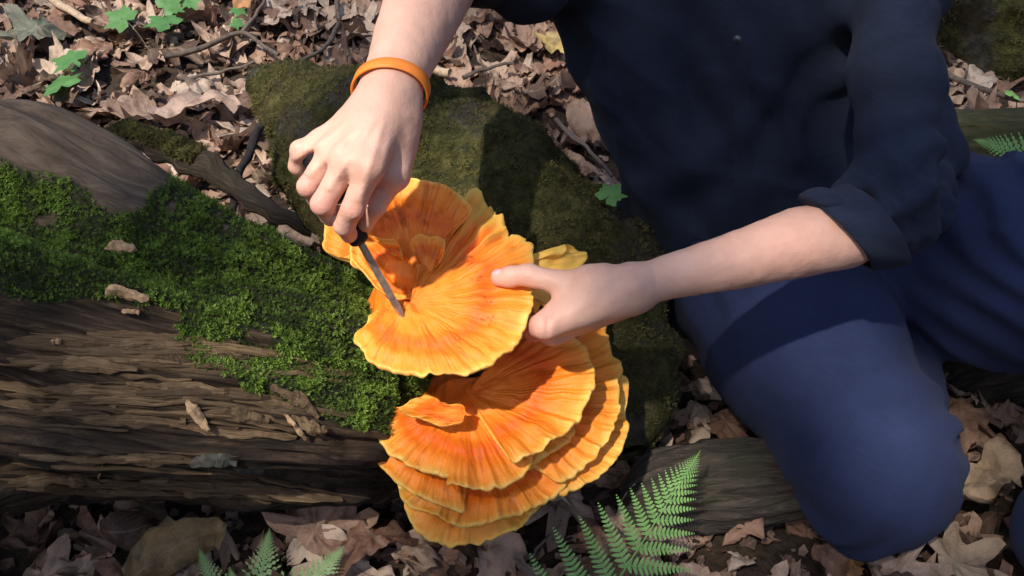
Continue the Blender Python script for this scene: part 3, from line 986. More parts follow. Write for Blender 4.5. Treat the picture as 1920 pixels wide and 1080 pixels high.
shelf('shelf', fungus, CL + np.array([0.004, 0.004, 0.004]), [(955, 855), (966, 869), (1000, 856), (1050, 826), (1086, 788), (1113, 738), (1117, 700), (1106, 662), (1085, 642), (1050, 632), (1010, 622), (960, 640)], unit([-0.02, -0.14, 1.0]), seed=8, cup=0.04, droop=0.02, ridge=0.0045, thick=0.022)
shelf('shelf_flap', fungus, below(874, 778, 0.252), [(869, 786), (866, 796), (850, 797), (828, 797), (795, 786), (748, 772), (770, 758), (800, 748), (812, 757), (840, 764), (862, 764), (870, 770)], unit([0.1, -0.35, 1]), seed=9, n_cols=90, n_rows=22, thick=0.008, ridge=0.004, wave=0.005, scallop=0.04)
# upper rosette
shelf('shelf', fungus, CU + np.array([0.07, 0.05, 0.0]), [(1010, 590), (1018, 545), (1015, 503), (1032, 487), (1056, 484), (1058, 466), (1082, 464), (1104, 476), (1100, 492), (1078, 530), (1050, 590)], unit([0.25, -0.35, 1.0]), seed=10, n_cols=110, thick=0.01, pale=0.8, wave=0.006, ridge=0.003, scallop=0.03)
shelf('shelf', fungus, W(765, 520, 0.93), [(778, 560), (740, 560), (705, 540), (672, 505), (655, 482), (668, 455), (720, 440), (790, 450), (800, 480)], unit([0.15, -0.45, 1.0]), seed=11, n_cols=110, cup=0.25, thick=0.012)
shelf('shelf', fungus, W(762, 520, 0.935), [(722, 545), (700, 520), (684, 512), (668, 508), (656, 500), (652, 484), (634, 485), (612, 474), (601, 452), (608, 432), (604, 414), (622, 404), (650, 398), (690, 410)], unit([0.2, -0.5, 1.0]), seed=12, n_cols=130, cup=0.12, thick=0.01, scallop=0.04, wave=0.005, pale=0.12)
back_cap = shelf('shelf', fungus, W(778, 505, 0.925), [(750, 478), (744, 450), (718, 446), (690, 440), (668, 420), (672, 385), (705, 350), (745, 331), (788, 333), (832, 345), (862, 362), (886, 385), (880, 402), (850, 425)], unit([0.02, -0.62, 0.8]), seed=13, cup=0.22, thick=0.014, ridge=0.002)
shelf('shelf', fungus, W(800, 520, 0.905), [(786, 520), (781, 500), (784, 484), (768, 462), (776, 443), (800, 438), (826, 446), (838, 462), (830, 490)], unit([-0.1, -0.7, 0.75]), seed=14, n_cols=80, n_rows=24, thick=0.008, scallop=0.05, wave=0.006)
top_cap = shelf('shelf', fungus, CU, [(752, 596), (742, 578), (716, 580), (690, 590), (686, 606), (666, 632), (671, 655), (700, 684), (742, 697), (800, 706), (850, 706), (905, 692), (950, 660), (980, 625), (999, 588), (1003, 560), (1003, 525), (996, 505),
      (1003, 488), (998, 466), (978, 450), (958, 440), (950, 424), (930, 408), (915, 392), (890, 376), (862, 392), (826, 402), (806, 412), (800, 440), (812, 462), (806, 486), (796, 515)], NU, seed=15, n_cols=340, cup=0.02, droop=0.035,
      ridge=([0, 0.1, 0.35, 0.55, 0.68, 0.8, 1.0], [0.003, 0.002, 0.002, 0.003, 0.011, 0.013, 0.008]), wave=0.004, scallop=0.028, thick=0.02)
# dew on the caps
def bvh_obj(o):
    b = base_of(o)
    return BVHTree.FromPolygons([tuple(np.array(v.co) + b) for v in o.data.vertices], [tuple(p.vertices) for p in o.data.polygons])
def dew(cap, spots, name):
    bv_ = bvh_obj(cap)
    V, F, tot = [], [], 0
    for (a, b, r) in spots:
        h, n_ = cast(bv_, a, b)
        if h is None:
            continue
        n_ = n_ if np.dot(n_, ray(a, b)) < 0 else -n_
        th_, ph_ = np.meshgrid(np.linspace(0, math.pi, 7), np.linspace(0, 2 * math.pi, 10, endpoint=False), indexing='ij')
        loc = np.stack([np.sin(th_) * np.cos(ph_), np.sin(th_) * np.sin(ph_), 0.75 * np.cos(th_)], -1).reshape(-1, 3) * r
        R_ = rot_to(np.array([n_]), np.zeros(1))[0]
        V.append(loc @ R_.T + h + n_ * r * 0.25); F.append(grid_faces(7, 10, close_v=True) + tot); tot += 70
    if V:
        o = obj(name, np.vstack(V), np.vstack(F), M['dew'], fungus)
        o['kind'] = 'stuff'
rd = random.Random(3)
dew(back_cap, [(rd.gauss(757, 28), rd.gauss(408, 12), rd.choice([0.0009, 0.0013, 0.0018, 0.0023])) for _ in range(44)], 'dew')
dew(top_cap, [(rd.gauss(x, 9), rd.gauss(y, 9), rd.choice([0.0006, 0.0009, 0.0012])) for x, y in ((885, 485), (910, 560), (915, 595), (900, 520), (860, 640)) for _ in range(9)], 'dew')
# core the tiers grow from
fc = Field((-0.3, 0.5, 0.03), (0.14, 0.85, 0.4), 0.004)
logend = W(810, 770, 1.04)
for p_, r_ in ((CU - [0, 0, 0.040], 0.026), (W(765, 520, 0.95), 0.03), (CL - [0, 0, 0.05], 0.036), (below(905, 780, 0.19), 0.04), (below(880, 850, 0.15), 0.04), (below(845, 800, 0.18), 0.035), (CU + np.array([0.06, 0.05, -0.03]), 0.02)):
    src, r0 = (logend, 0.034) if p_[2] < 0.28 else (W(742, 600, 0.985), 0.026)
    fc.cone(src, p_, r0, r_, 0.02)
fc.displace(lambda p: 0.006 * fbm(p * 45, 3, 81))
cv, cf = fc.mesh()
obj('core', cv, cf, M['fungus'], fungus, uv=np.stack([0.35 + 0.2 * fbm(cv * 30, 2, 5), cv[:, 0] * 4], -1), attrs={'pale': np.zeros(len(cv))})

# ------------------------------------------------------------------ the person
def J(*a): return W(*a)
def onU(px, py, h): return onplane(px, py, CU, NU) + NU * h

# right hand (gripping the knife) and left hand (holding the cap)
R_WR, R_EL, R_SH = J(731, 182, 0.80), J(848, -88, 0.96), np.array([0.112, 1.150, 0.530])
L_WR, L_EL, L_SH = J(1190, 537, 0.872), J(1662, 408, 0.925), np.array([0.421, 1.000, 0.556])

def hand_field(wr, fore, palm, fingers, lo, hi, thumb):
    h = 0.0019
    f = Field(lo, hi, h, pad=0.016)
    f.chain([p for p, r in fore], [r for p, r in fore], 0.0)
    for a, b, ra, rb in palm:
        f.cone(a, b, ra, rb, 0.012)
    g = f.like()
    for pts, rs_ in fingers:
        one = f.like()
        one.chain(pts, rs_, 0.003)
        g.join(one, 0.0012)
    f.join(g, 0.008)
    t = f.like()
    t.chain(thumb[0], thumb[1], 0.005)
    f.join(t, 0.009)
    return f

ri, rm, rr_, rp = J(692, 313, 0.757), J(652, 301, 0.764), J(624, 285, 0.778), J(603, 266, 0.796)
r_f = hand_field(R_WR,
    [(R_WR, 0.0255), (J(742, 140, 0.822), 0.0275), (J(768, 75, 0.855), 0.0335), (J(800, 0, 0.895), 0.0395), (J(825, -50, 0.93), 0.042), (R_EL, 0.040)],
    [(R_WR, ri, 0.0215, 0.0125), (R_WR, rm, 0.022, 0.012), (R_WR, rr_, 0.021, 0.0115), (R_WR, rp, 0.019, 0.0105), (J(742, 230, 0.80), J(735, 318, 0.795), 0.022, 0.015), (J(700, 250, 0.79), J(680, 300, 0.785), 0.022, 0.018)],
    [([ri, J(661, 392, 0.768), J(645, 424, 0.786), J(655, 440, 0.806)], [0.0112, 0.0094, 0.0088, 0.0075]),
     ([rm, J(604, 383, 0.772), J(620, 404, 0.795), J(643, 398, 0.812)], [0.0110, 0.0098, 0.0088, 0.0075]),
     ([rr_, J(577, 350, 0.783), J(592, 368, 0.806), J(618, 372, 0.820)], [0.0106, 0.0094, 0.0084, 0.0072]),
     ([rp, J(562, 281, 0.792), J(557, 312, 0.806), J(580, 334, 0.822)], [0.0092, 0.0084, 0.0076, 0.0066])],
    np.minimum(R_EL, J(540, 460, 0.72)) - 0.06, np.maximum(R_EL, J(800, 180, 0.9)) + 0.06,
    ([J(748, 250, 0.802), J(738, 330, 0.798), J(702, 385, 0.806), J(686, 420, 0.820)], [0.016, 0.0125, 0.0098, 0.0076]))
# tendons and knuckle dimples on the back of the hand
def tendons(p):
    d = np.zeros(len(p))
    for m_ in (ri, rm, rr_, rp):
        a, b = R_WR, m_
        ba = b - a
        t = np.clip(((p - a) @ ba) / (ba @ ba), 0, 1)
        e = np.linalg.norm(p - a - t[:, None] * ba, axis=1)
        side = np.linalg.norm(np.cross(p - a, unit(ba)) - 0, axis=1)
        view = unit(np.array([0, 0, CAMZ]) - (a + b) / 2)
        lat = np.abs((p - a - t[:, None] * ba) @ unit(np.cross(ba, view)))
        d -= 0.0020 * np.exp(-(lat / 0.0030) ** 2) * smooth(0.3, 0.7, t) * (e < 0.03)
        d -= 0.0012 * np.exp(-(np.linalg.norm(p - m_ - view * 0.01, axis=1) / 0.008) ** 2)
    return d + 0.0006 * fbm(p * 90, 2, 91)
r_f.displace(tendons, 0.01)

lt = [onU(936, 531, 0.0075), onU(958, 532, 0.0095), onU(990, 534, 0.013), J(1054, 533, 0.872), J(1128, 530, 0.868)]
li, lm, ll, lp = J(1024, 611, 0.858), J(1036, 622, 0.882), J(1052, 617, 0.902), J(1070, 605, 0.918)
l_f = hand_field(L_WR,
    [(L_WR, 0.0195), (J(1235, 524, 0.875), 0.0205), (J(1300, 508, 0.882), 0.0235), (J(1400, 483, 0.892), 0.029), (J(1500, 454, 0.905), 0.0345), (J(1585, 438, 0.915), 0.0345), (L_EL, 0.027)],
    [(J(1180, 545, 0.868), li, 0.020, 0.0128), (J(1185, 545, 0.88), lm, 0.020, 0.0125), (J(1190, 545, 0.89), ll, 0.019, 0.012), (J(1195, 545, 0.895), lp, 0.018, 0.0115),
     (J(1110, 540, 0.866), J(1045, 585, 0.866), 0.016, 0.011), (L_WR, J(1110, 532, 0.868), 0.0185, 0.0165)],
    [([li, J(994, 612, 0.884), J(970, 598, 0.905), J(950, 580, 0.925)], [0.0118, 0.0098, 0.0090, 0.0078]),
     ([lm, J(1002, 622, 0.916), J(975, 605, 0.932), J(955, 590, 0.945)], [0.0116, 0.0100, 0.0090, 0.0078]),
     ([ll, J(1012, 615, 0.938), J(985, 600, 0.950), J(965, 588, 0.958)], [0.0110, 0.0095, 0.0086, 0.0075]),
     ([lp, J(1030, 604, 0.950), J(1005, 595, 0.960), J(990, 585, 0.966)], [0.0098, 0.0084, 0.0078, 0.0068])],
    np.minimum(L_WR, np.minimum(L_EL, onU(925, 640, -0.05))) - 0.05, np.maximum(L_EL, J(990, 585, 0.966)) + 0.05,
    (lt, [0.0084, 0.0098, 0.0104, 0.0122, 0.0165]))
def l_detail(p):
    d = 0.0006 * fbm(p * 90, 2, 92)
    for q in (onU(975, 534, 0.02), onU(983, 534, 0.021), onU(990, 534, 0.022)):
        x = np.abs(p[:, 0] - q[0])
        d += 0.0006 * np.exp(-(x / 0.0011) ** 2) * (np.linalg.norm(p - q, axis=1) < 0.03)
    a, b = J(1034, 562, 0.85), J(1026, 612, 0.845)
    ba = b - a
    t = np.clip(((p - a) @ ba) / (ba @ ba), 0, 1)
    d += 0.0022 * np.exp(-(np.linalg.norm((p - a - t[:, None] * ba) * [1, 0.25, 0.25], axis=1) / 0.0022) ** 2)
    return d
l_f.displace(l_detail, 0.01)

FACE = unit([-0.42, -0.906, 0.0])                       # the way the chest faces
PELV, WAIST, CHEST, NECK = np.array([0.365, 1.07, 0.14]), np.array([0.325, 1.065, 0.25]), np.array([0.285, 1.085, 0.44]), np.array([0.262, 1.075, 0.60])
R_HIP, R_KN, R_AN = np.array([0.295, 1.03, 0.135]), np.array([0.410, 0.652, 0.094]), np.array([0.50, 0.98, 0.055])
L_HIP, L_KN, L_AN = np.array([0.470, 1.03, 0.150]), np.array([0.745, 0.745, 0.275]), np.array([0.605, 0.585, 0.085])
HEAD = np.array([0.225, 1.000, 0.765])

bf_ = Field((-0.16, 0.35, 0.0), (0.95, 1.35, 0.98), 0.009, pad=0.05)
bf_.chain([PELV, WAIST, CHEST, NECK - [0, 0, 0.05]], [0.125, 0.105, 0.125, 0.07], 0.05, flat=(FACE, 0.68))
bf_.chain([NECK - [0, 0, 0.03], HEAD - [0, -0.01, 0.05]], [0.055, 0.048], 0.03)
bf_.chain([R_SH, R_EL, ], [0.036, 0.030], 0.02)
bf_.chain([L_SH + [-0.01, 0.01, -0.005], L_EL + [0, 0.006, 0]], [0.034, 0.026], 0.02)
bf_.cone(R_SH + [0.02, 0, 0], L_SH - [0.02, 0, 0], 0.04, 0.04, 0.04)
bf_.chain([R_HIP, R_KN, R_AN], [0.085, 0.058, 0.036], 0.03)
bf_.chain([L_HIP, L_KN, L_AN], [0.085, 0.058, 0.036], 0.03)
hv = unit([-0.35, -0.75, -0.45])                        # the way the face looks
hu = unit(np.array([0, 0, 1.0]) - hv * hv[2])
hs = np.cross(hv, hu)
bf_.cone(HEAD - hu * 0.03 + hv * 0.01, HEAD + hu * 0.035 - hv * 0.012, 0.066, 0.084, 0.03, flat=(hs, 0.86))
bf_.cone(HEAD - hu * 0.07 + hv * 0.045, HEAD - hu * 0.03 + hv * 0.03, 0.032, 0.045, 0.03)
bf_.cone(HEAD + hu * 0.0 + hv * 0.085, HEAD - hu * 0.030 + hv * 0.105, 0.010, 0.014, 0.012)
for sg in (-1, 1):
    bf_.cone(HEAD + hs * sg * 0.074 + hu * 0.01, HEAD + hs * sg * 0.076 - hu * 0.025, 0.014, 0.009, 0.01)
    bf_.cone(HEAD + hs * sg * 0.032 + hv * 0.105 + hu * 0.012, HEAD + hs * sg * 0.034 + hv * 0.105 + hu * 0.012, 0.012, 0.012, 0, cut=True)
    bf_.cone(HEAD + hs * sg * 0.031 + hv * 0.079 + hu * 0.010, HEAD + hs * sg * 0.034 + hv * 0.079 + hu * 0.010, 0.013, 0.013, 0.0)

parts_v, parts_f, tot = [], [], 0
for fld, rel in ((r_f, 2), (l_f, 2), (bf_, 1)):
    v_, f_ = fld.mesh(rel)
    parts_v.append(v_); parts_f.append(f_ + tot); tot += len(v_)
skin_v, skin_f = np.vstack(parts_v), np.vstack(parts_f)
bl = np.zeros(len(skin_v))
for p_, r_, a_ in ((ri, 0.013, 1), (rm, 0.012, 1), (rr_, 0.010, 0.6), (rp, 0.01, 0.5), (J(661, 392, 0.76), 0.012, 0.9), (J(604, 385, 0.765), 0.016, 0.9), (J(577, 352, 0.775), 0.015, 0.8), (J(558, 290, 0.785), 0.014, 0.4),
                   (J(648, 430, 0.785), 0.012, 0.6), (onU(936, 531, 0.008), 0.012, 0.6), (li, 0.02, 0.7), (J(985, 612, 0.87), 0.012, 0.8), (J(985, 534, 0.88), 0.012, 0.5), (J(1480, 460, 0.87), 0.05, 0.35)):
    bl = np.maximum(bl, a_ * np.exp(-(np.linalg.norm(skin_v - p_, axis=1) / r_) ** 2))
person = thing('person', 'kneeling person in dark navy shirt and blue trousers cutting fungus with a knife', 'person', (0.40, 1.02, 0.0))
obj('body', skin_v, skin_f, M['skin'], person, attrs={'blush': bl})

# thumbnail of the left hand
nc, nn = onU(938, 530, 0.0075), unit(np.array([0, -0.35, 1.0]))
na = unit(onU(936, 531, 0) - onU(990, 534, 0.004)); nb = np.cross(nn, na)
gu, gw = np.meshgrid(np.linspace(-1, 1, 9), np.linspace(-1, 1, 9), indexing='ij')
du, dw = gu * np.sqrt(1 - gw ** 2 / 2), gw * np.sqrt(1 - gu ** 2 / 2)
nv_ = nc + du[..., None] * na * 0.0072 + (dw[..., None] * nb) * 0.0056 + nn * (0.0099 - 0.0032 * dw ** 2 - 0.002 * du ** 2)[..., None]
obj('thumbnail', nv_.reshape(-1, 3), grid_faces(9, 9), M['nail'], person)

# silicone band round the right wrist
ax = unit(R_WR - J(768, 75, 0.855))
bc = J(733, 168, 0.806)
e1 = unit(np.cross(ax, [0, 0, 1.0])); e2 = np.cross(e1, ax)
A = np.linspace(0, 2 * math.pi, 96, endpoint=False)
prof = [(-0.0068, 0.0), (-0.0062, 0.0010), (0.0062, 0.0010), (0.0068, 0.0), (0.0062, -0.0010), (-0.0062, -0.0010)]
rb = 0.0318 + 0.0012 * np.cos(2 * A + 0.4)
ringv = np.stack([bc + (np.cos(A)[:, None] * e1 + np.sin(A)[:, None] * e2) * (rb + dr)[:, None] + ax * (dz + 0.004 * np.sin(A + 0.6))[:, None] for dz, dr in prof], 1)
obj('wristband', ringv.reshape(-1, 3), grid_faces(96, 6, True, True), M['band'], person)

# shirt -----------------------------------------------------------------
sh = Field((-0.14, 0.62, 0.02), (0.64, 1.32, 0.70), 0.0045, pad=0.05)
sh.chain([PELV + [-0.01, -0.01, -0.02], WAIST, CHEST, NECK - [0, 0, 0.045]], [0.172, 0.150, 0.158, 0.10], 0.06, flat=(FACE, 0.72))
sh.cone(R_SH + [0.02, 0, 0.0], L_SH - [0.02, 0, 0.0], 0.062, 0.062, 0.05)
sh.cone(PELV + [0.08, -0.02, 0.05], PELV + [0.135, -0.02, 0.06], 0.085, 0.075, 0.04)
sh.cone(np.array([0.25, 1.04, 0.19]), np.array([0.255, 1.0, 0.12]), 0.10, 0.085, 0.05)
sh.cone(np.array([0.30, 1.02, 0.20]), np.array([0.36, 0.97, 0.155]), 0.10, 0.095, 0.05)
sh.chain([J(1690, 190, 1.16), J(1762, 300, 1.11), J(1735, 400, 1.03), J(1690, 455, 1.0)], [0.06, 0.030, 0.028, 0.026], 0.02)
arm = sh.like()
arm.chain([L_SH, L_SH * 0.45 + L_EL * 0.55 + [0, 0, 0.004], L_EL + [0.005, 0, 0.004]], [0.062, 0.052, 0.046], 0.02)
cuff_dir = unit(L_WR - L_EL)
CUFF = J(1578, 440, 0.913)
arm.cone(L_EL, CUFF + cuff_dir * 0.05, 0.048, 0.0425, 0.02)
arm.chain([R_SH, R_SH * 0.4 + R_EL * 0.6 + [0, 0, -0.012], R_EL + [0.025, 0.02, -0.004]], [0.085, 0.074, 0.060], 0.02)
arm.cone(R_SH + [0.0, -0.02, -0.02], np.array([0.215, 1.03, 0.30]), 0.092, 0.085, 0.03)
# open cuff: cut square, hollow
d_plane = ((sh.lo[0] + sh.h * np.arange(sh.n[0]))[:, None, None] - CUFF[0]) * cuff_dir[0] + ((sh.lo[1] + sh.h * np.arange(sh.n[1]))[None, :, None] - CUFF[1]) * cuff_dir[1] + ((sh.lo[2] + sh.h * np.arange(sh.n[2]))[None, None, :] - CUFF[2]) * cuff_dir[2]
near = (sh.lo[1] + sh.h * np.arange(sh.n[1]))[None, :, None] < 0.86
_n = np.array([-0.72, 0, 0]) + 0.69 * np.array([0, -SP, -CP]) + 0.12 * np.array([0, CP, -SP])
CUT_N = unit(_n)
d_plane = ((sh.lo[0] + sh.h * np.arange(sh.n[0]))[:, None, None] - CUFF[0]) * CUT_N[0] + ((sh.lo[1] + sh.h * np.arange(sh.n[1]))[None, :, None] - CUFF[1]) * CUT_N[1] + ((sh.lo[2] + sh.h * np.arange(sh.n[2]))[None, None, :] - CUFF[2]) * CUT_N[2]
arm.f = np.where(near, np.maximum(arm.f, d_plane.astype(np.float32)), arm.f)
arm.cone(L_EL + cuff_dir * 0.05, CUFF + cuff_dir * 0.08, 0.030, 0.0400, cut=True)
sh.join(arm, 0.025)
def folds(p):
    w = 0.014 * fbm(p * np.array([7, 7, 5]), 3, 101)
    t = unit(L_EL - L_SH)
    along = (p - L_SH) @ t
    near_el = np.exp(-(np.linalg.norm(p - L_EL, axis=1) / 0.11) ** 2)
    w += near_el * 0.0065 * np.sin(along * 150 + 5 * vnoise(p * 14, 102) + p[:, 0] * 40)
    tor = np.exp(-(np.linalg.norm((p - np.array([0.24, 0.97, 0.26])) * [1, 1, 0.8], axis=1) / 0.15) ** 2)
    w += tor * 0.006 * np.sin((p[:, 2] * 60 + p[:, 0] * 62) + 4 * vnoise(p * 9, 103))
    w += 0.0035 * np.sin(p[:, 2] * 38 + p[:, 0] * -45 + 5 * vnoise(p * 8, 104))
    w += 0.007 * (1 - 2 * np.abs(vnoise(p * np.array([15, 15, 8]) + p[:, [2, 0, 1]] * 6, 105)))
    cr = np.clip(1 - np.abs(vnoise(p * np.array([9, 9, 13]) + p[:, [1, 2, 0]] * 7, 106)) * 3.2, 0, 1) ** 2
    w -= 0.0075 * cr * (0.35 + 0.65 * np.clip(near_el + tor, 0, 1))
    el = np.exp(-(np.linalg.norm(p - (L_EL + [0.0, -0.01, 0.06]), axis=1) / 0.10) ** 2)
    fan = np.arctan2((p - L_EL) @ np.array([0, 0.5, 0.86]), (p - L_EL) @ np.array([1.0, 0, 0]))
    w -= 0.006 * el * np.clip(np.sin(fan * 9 + 2 * vnoise(p * 16, 107)), 0, 1) ** 2
    return w
sh.displace(folds, 0.035)
shv, shf = sh.mesh(1)
shirt = obj('shirt', shv, shf, M['shirt'], person)
SH_BVH = bvh_of(shv, shf)
def ribbon(path_px, width_px, lift, name, mat_, parent, bvh, n=40, thick=0.0015):
    pp = catmull(np.array([(a, b, 0) for a, b in path_px], float), n)[:, :2]
    tg = unit(np.gradient(pp, axis=0)); sd = np.stack([-tg[:, 1], tg[:, 0]], -1)
    rows = []
    for k in np.linspace(-0.5, 0.5, 5):
        row = []
        for (a, b), s in zip(pp, sd):
            h, nn_ = cast(bvh, a + s[0] * k * width_px, b + s[1] * k * width_px)
            if h is None:
                h = row[-1] if row else J(a, b, 1.05)
                nn_ = -ray(a, b)
            nn_ = nn_ if np.dot(nn_, ray(a, b)) < 0 else -nn_
            row.append(h + nn_ * (lift + (thick if abs(k) < 0.45 else -0.001)))
        rows.append(row)
    v = np.array(rows).transpose(1, 0, 2)
    for _ in range(2):
        v[1:-1] = (v[:-2] + 2 * v[1:-1] + v[2:]) / 4
    return obj(name, v.reshape(-1, 3), grid_faces(n, 5), mat_, parent)
placket = ribbon([(1378, 30), (1384, 100), (1388, 200), (1392, 300), (1402, 400), (1420, 470), (1446, 545)], 40, 0.0015, 'placket', M['shirt'], shirt, SH_BVH)
ribbon([(1368, 30), (1373, 100), (1377, 200), (1381, 300), (1391, 400), (1409, 470)], 3, 0.0022, 'seam', M['shirt'], shirt, SH_BVH, thick=0.0008)
for (a, b) in ((1384, 72),):
    h, n_ = cast(SH_BVH, a, b)
    n_ = n_ if np.dot(n_, ray(a, b)) < 0 else -n_
    v_, f_ = tube(np.array([h, h + n_ * 0.0025, h + n_ * 0.0042, h + n_ * 0.0046]), [0.0046, 0.0046, 0.0038, 0.001], 16)
    obj('button', v_, f_, M['button'], shirt)
# turned cuff band and its seam
e1 = unit(np.cross(cuff_dir, [0, 0, 1.0])); e2 = np.cross(e1, cuff_dir)
cw = 0.040
rows = []
for dz, dr in ((0.0015, -0.003), (0.002, 0.0), (0.0, 0.0018), (-0.010, 0.0022), (-0.020, 0.0024), (-0.030, 0.0024), (-cw, 0.0022), (-cw - 0.001, -0.001)):
    rad_ = 0.0408 + dr + np.maximum(0, -dz) * 0.11
    rr2 = rad_ + 0.0012 * np.sin(3 * A + 1) + 0.0008 * np.sin(7 * A + dz * 120)
    rdl = np.cos(A)[:, None] * e1 + np.sin(A)[:, None] * e2
    shear = -(rdl @ CUT_N) * rr2 / float(np.dot(cuff_dir, CUT_N)) * (1 + dz * 6)
    rows.append(CUFF + rdl * rr2[:, None] + cuff_dir * (dz + shear)[:, None])
obj('cuff', np.stack(rows, 1).reshape(-1, 3), grid_faces(96, 8, True, False), M['shirt'], shirt)
# collar
cd = unit(HEAD - NECK); e1 = unit(np.cross(cd, FACE)); e2 = np.cross(cd, e1)
rows = []
for dz, dr in ((-0.012, 0.074), (0.006, 0.064), (0.026, 0.061), (0.030, 0.0635), (0.022, 0.072), (0.0, 0.088)):
    rows.append(NECK + cd * (dz - 0.03) + (np.cos(A)[:, None] * e1 + np.sin(A)[:, None] * e2) * dr)
obj('collar', np.stack(rows, 1).reshape(-1, 3), grid_faces(96, 6, True, False), M['shirt'], shirt)

# trousers --------------------------------------------------------------
tr = Field((0.05, 0.38, -0.01), (0.95, 1.36, 0.44), 0.0055, pad=0.06)
tr.chain([PELV + [0, 0.02, -0.01], PELV + [0, 0.01, 0.05]], [0.150, 0.145], 0.05, flat=(FACE, 0.85))
leg = tr.like()
leg.chain([R_HIP, R_HIP * 0.5 + R_KN * 0.5 + [0.008, 0, 0.012], R_KN + [-0.004, 0.03, 0.004], R_KN + [0.0, -0.004, -0.006]], [0.118, 0.108, 0.087, 0.073], 0.04)
leg.cone(R_KN + [0.03, 0.03, -0.01], R_AN, 0.070, 0.055, 0.02)
leg2 = tr.like()
leg2.chain([L_HIP, L_HIP * 0.5 + L_KN * 0.5, L_KN], [0.118, 0.112, 0.088], 0.05)
leg2.chain([L_KN, L_AN], [0.084, 0.064], 0.03)
leg.join(leg2, 0.015)
tr.join(leg, 0.03)
def tfolds(p):
    w = 0.007 * fbm(p * 6, 4, 111)
    kn = np.exp(-(np.linalg.norm(p - (R_KN + [0.07, 0.05, 0.02]), axis=1) / 0.075) ** 2)
    w += kn * 0.0045 * np.sin(p[:, 1] * 140 + p[:, 2] * 60 + 3 * vnoise(p * 15, 112))
    kb = np.exp(-(np.linalg.norm(p - (R_KN + [-0.05, -0.06, -0.05]), axis=1) / 0.055) ** 2)
    w += kb * 0.009 * np.sin(p[:, 0] * 120 - p[:, 2] * 90 + 3 * vnoise(p * 15, 113))
    lt_ = smooth(0.46, 0.52, p[:, 0]) * smooth(0.70, 0.8, p[:, 1] + 0.1)
    w += lt_ * 0.005 * np.sin((p[:, 0] * 60 + p[:, 2] * 150) + 3.5 * vnoise(p * 9, 114))
    hp = np.exp(-(np.linalg.norm(p - np.array([0.24, 0.92, 0.16]), axis=1) / 0.10) ** 2)
    w += hp * 0.006 * np.sin(p[:, 0] * 90 + p[:, 2] * 70 + 3 * vnoise(p * 12, 115))
    cr = np.clip(1 - np.abs(vnoise(p * np.array([8, 8, 10]) + p[:, [1, 2, 0]] * 6, 116)) * 3.5, 0, 1) ** 2
    w -= 0.007 * cr * np.clip(kn + kb + hp + 0.6 * lt_, 0.15, 1)
    return w
tr.displace(tfolds, 0.035)
trv, trf = tr.mesh(1)
trv[:, 2] = np.maximum(trv[:, 2], ground(trv[:, 0], trv[:, 1]) + 0.002)
obj('trousers', trv, trf, M['trousers'], person)

# boots, hair
for (heel, toe) in ((R_AN + [0.01, 0.04, -0.005], R_AN + [0.06, 0.19, -0.01]), (L_AN + [0.0, 0.02, -0.035], L_AN + [0.03, -0.17, -0.05])):
    bt = Field(np.minimum(heel, toe) - 0.09, np.maximum(heel, toe) + 0.12, 0.006)
    bt.cone(heel, toe, 0.043, 0.036, 0.02, flat=((0, 0, 1), 0.8))
    bt.cone(heel, heel + [0, 0, 0.07], 0.042, 0.045, 0.02)
    v_, f_ = bt.mesh(1)
    v_[:, 2] = np.maximum(v_[:, 2], ground(v_[:, 0], v_[:, 1]) + 0.001)
    obj('boot', v_, f_, M['boot'], person)
hr = Field(HEAD - 0.2, HEAD + 0.2, 0.006)
hr.cone(HEAD + hu * 0.035 - hv * 0.018, HEAD + hu * 0.0 - hv * 0.035, 0.094, 0.085, 0.03, flat=(hs, 0.9))
hr.cone(HEAD - hv * 0.09 + hu * 0.02, HEAD - hv * 0.125 + hu * 0.0, 0.042, 0.044, 0.01)
hr.cone(HEAD + hv * 0.11 - hu * 0.045, HEAD + hv * 0.085 + hu * 0.02, 0.075, 0.062, cut=True)
hr.displace(lambda p: 0.002 * np.sin(((p - HEAD) @ hs) * 500 + 3 * vnoise(p * 30, 121)), 0.02)
v_, f_ = hr.mesh(1)
obj('hair', v_, f_, M['hair'], person)

# the knife -------------------------------------------------------------
K_TIP, K_FER = onU(758, 597, -0.003), J(676, 455, 0.832)
kd = unit(K_FER - K_TIP)
K_BUTT = K_FER + kd * 0.105
knife = thing('knife', 'small black handled knife with narrow stained steel blade cutting the fungus', 'knife', K_TIP)
kv = unit(np.cross(kd, np.array([0, 0, CAMZ]) - K_FER)); kn = np.cross(kd, kv)
n = 26
t = np.linspace(0, 1, n)
cen = K_TIP + np.outer(t, K_FER + kd * 0.006 - K_TIP)
wd = 0.0068 * np.clip(t * 7, 0.05, 1) ** 0.6
rows = [cen + kv * (wd * 0.5)[:, None] + kn * 0.0010, cen - kv * (wd * 0.15)[:, None] + kn * 0.0011, cen - kv * (wd * 0.5)[:, None], cen - kv * (wd * 0.15)[:, None] - kn * 0.0011, cen + kv * (wd * 0.5)[:, None] - kn * 0.0010]
obj('blade', np.stack(rows, 1).reshape(-1, 3), [tuple(q) for q in grid_faces(n, 5, close_v=True)] + [(0, 1, 2, 3, 4), tuple(range((n - 1) * 5, n * 5))[::-1]], M['steel'], knife, smooth_shade=False)
hp = np.array([K_FER + (K_BUTT - K_FER) * x for x in (0, 0.015, 0.05, 0.16, 0.35, 0.6, 0.85, 0.96, 1.0)])
v_, f_ = tube(hp, [0.0068, 0.0088, 0.0094, 0.0088, 0.0095, 0.010, 0.0098, 0.0085, 0.004], 20)
obj('handle', v_, f_, M['black'], knife)

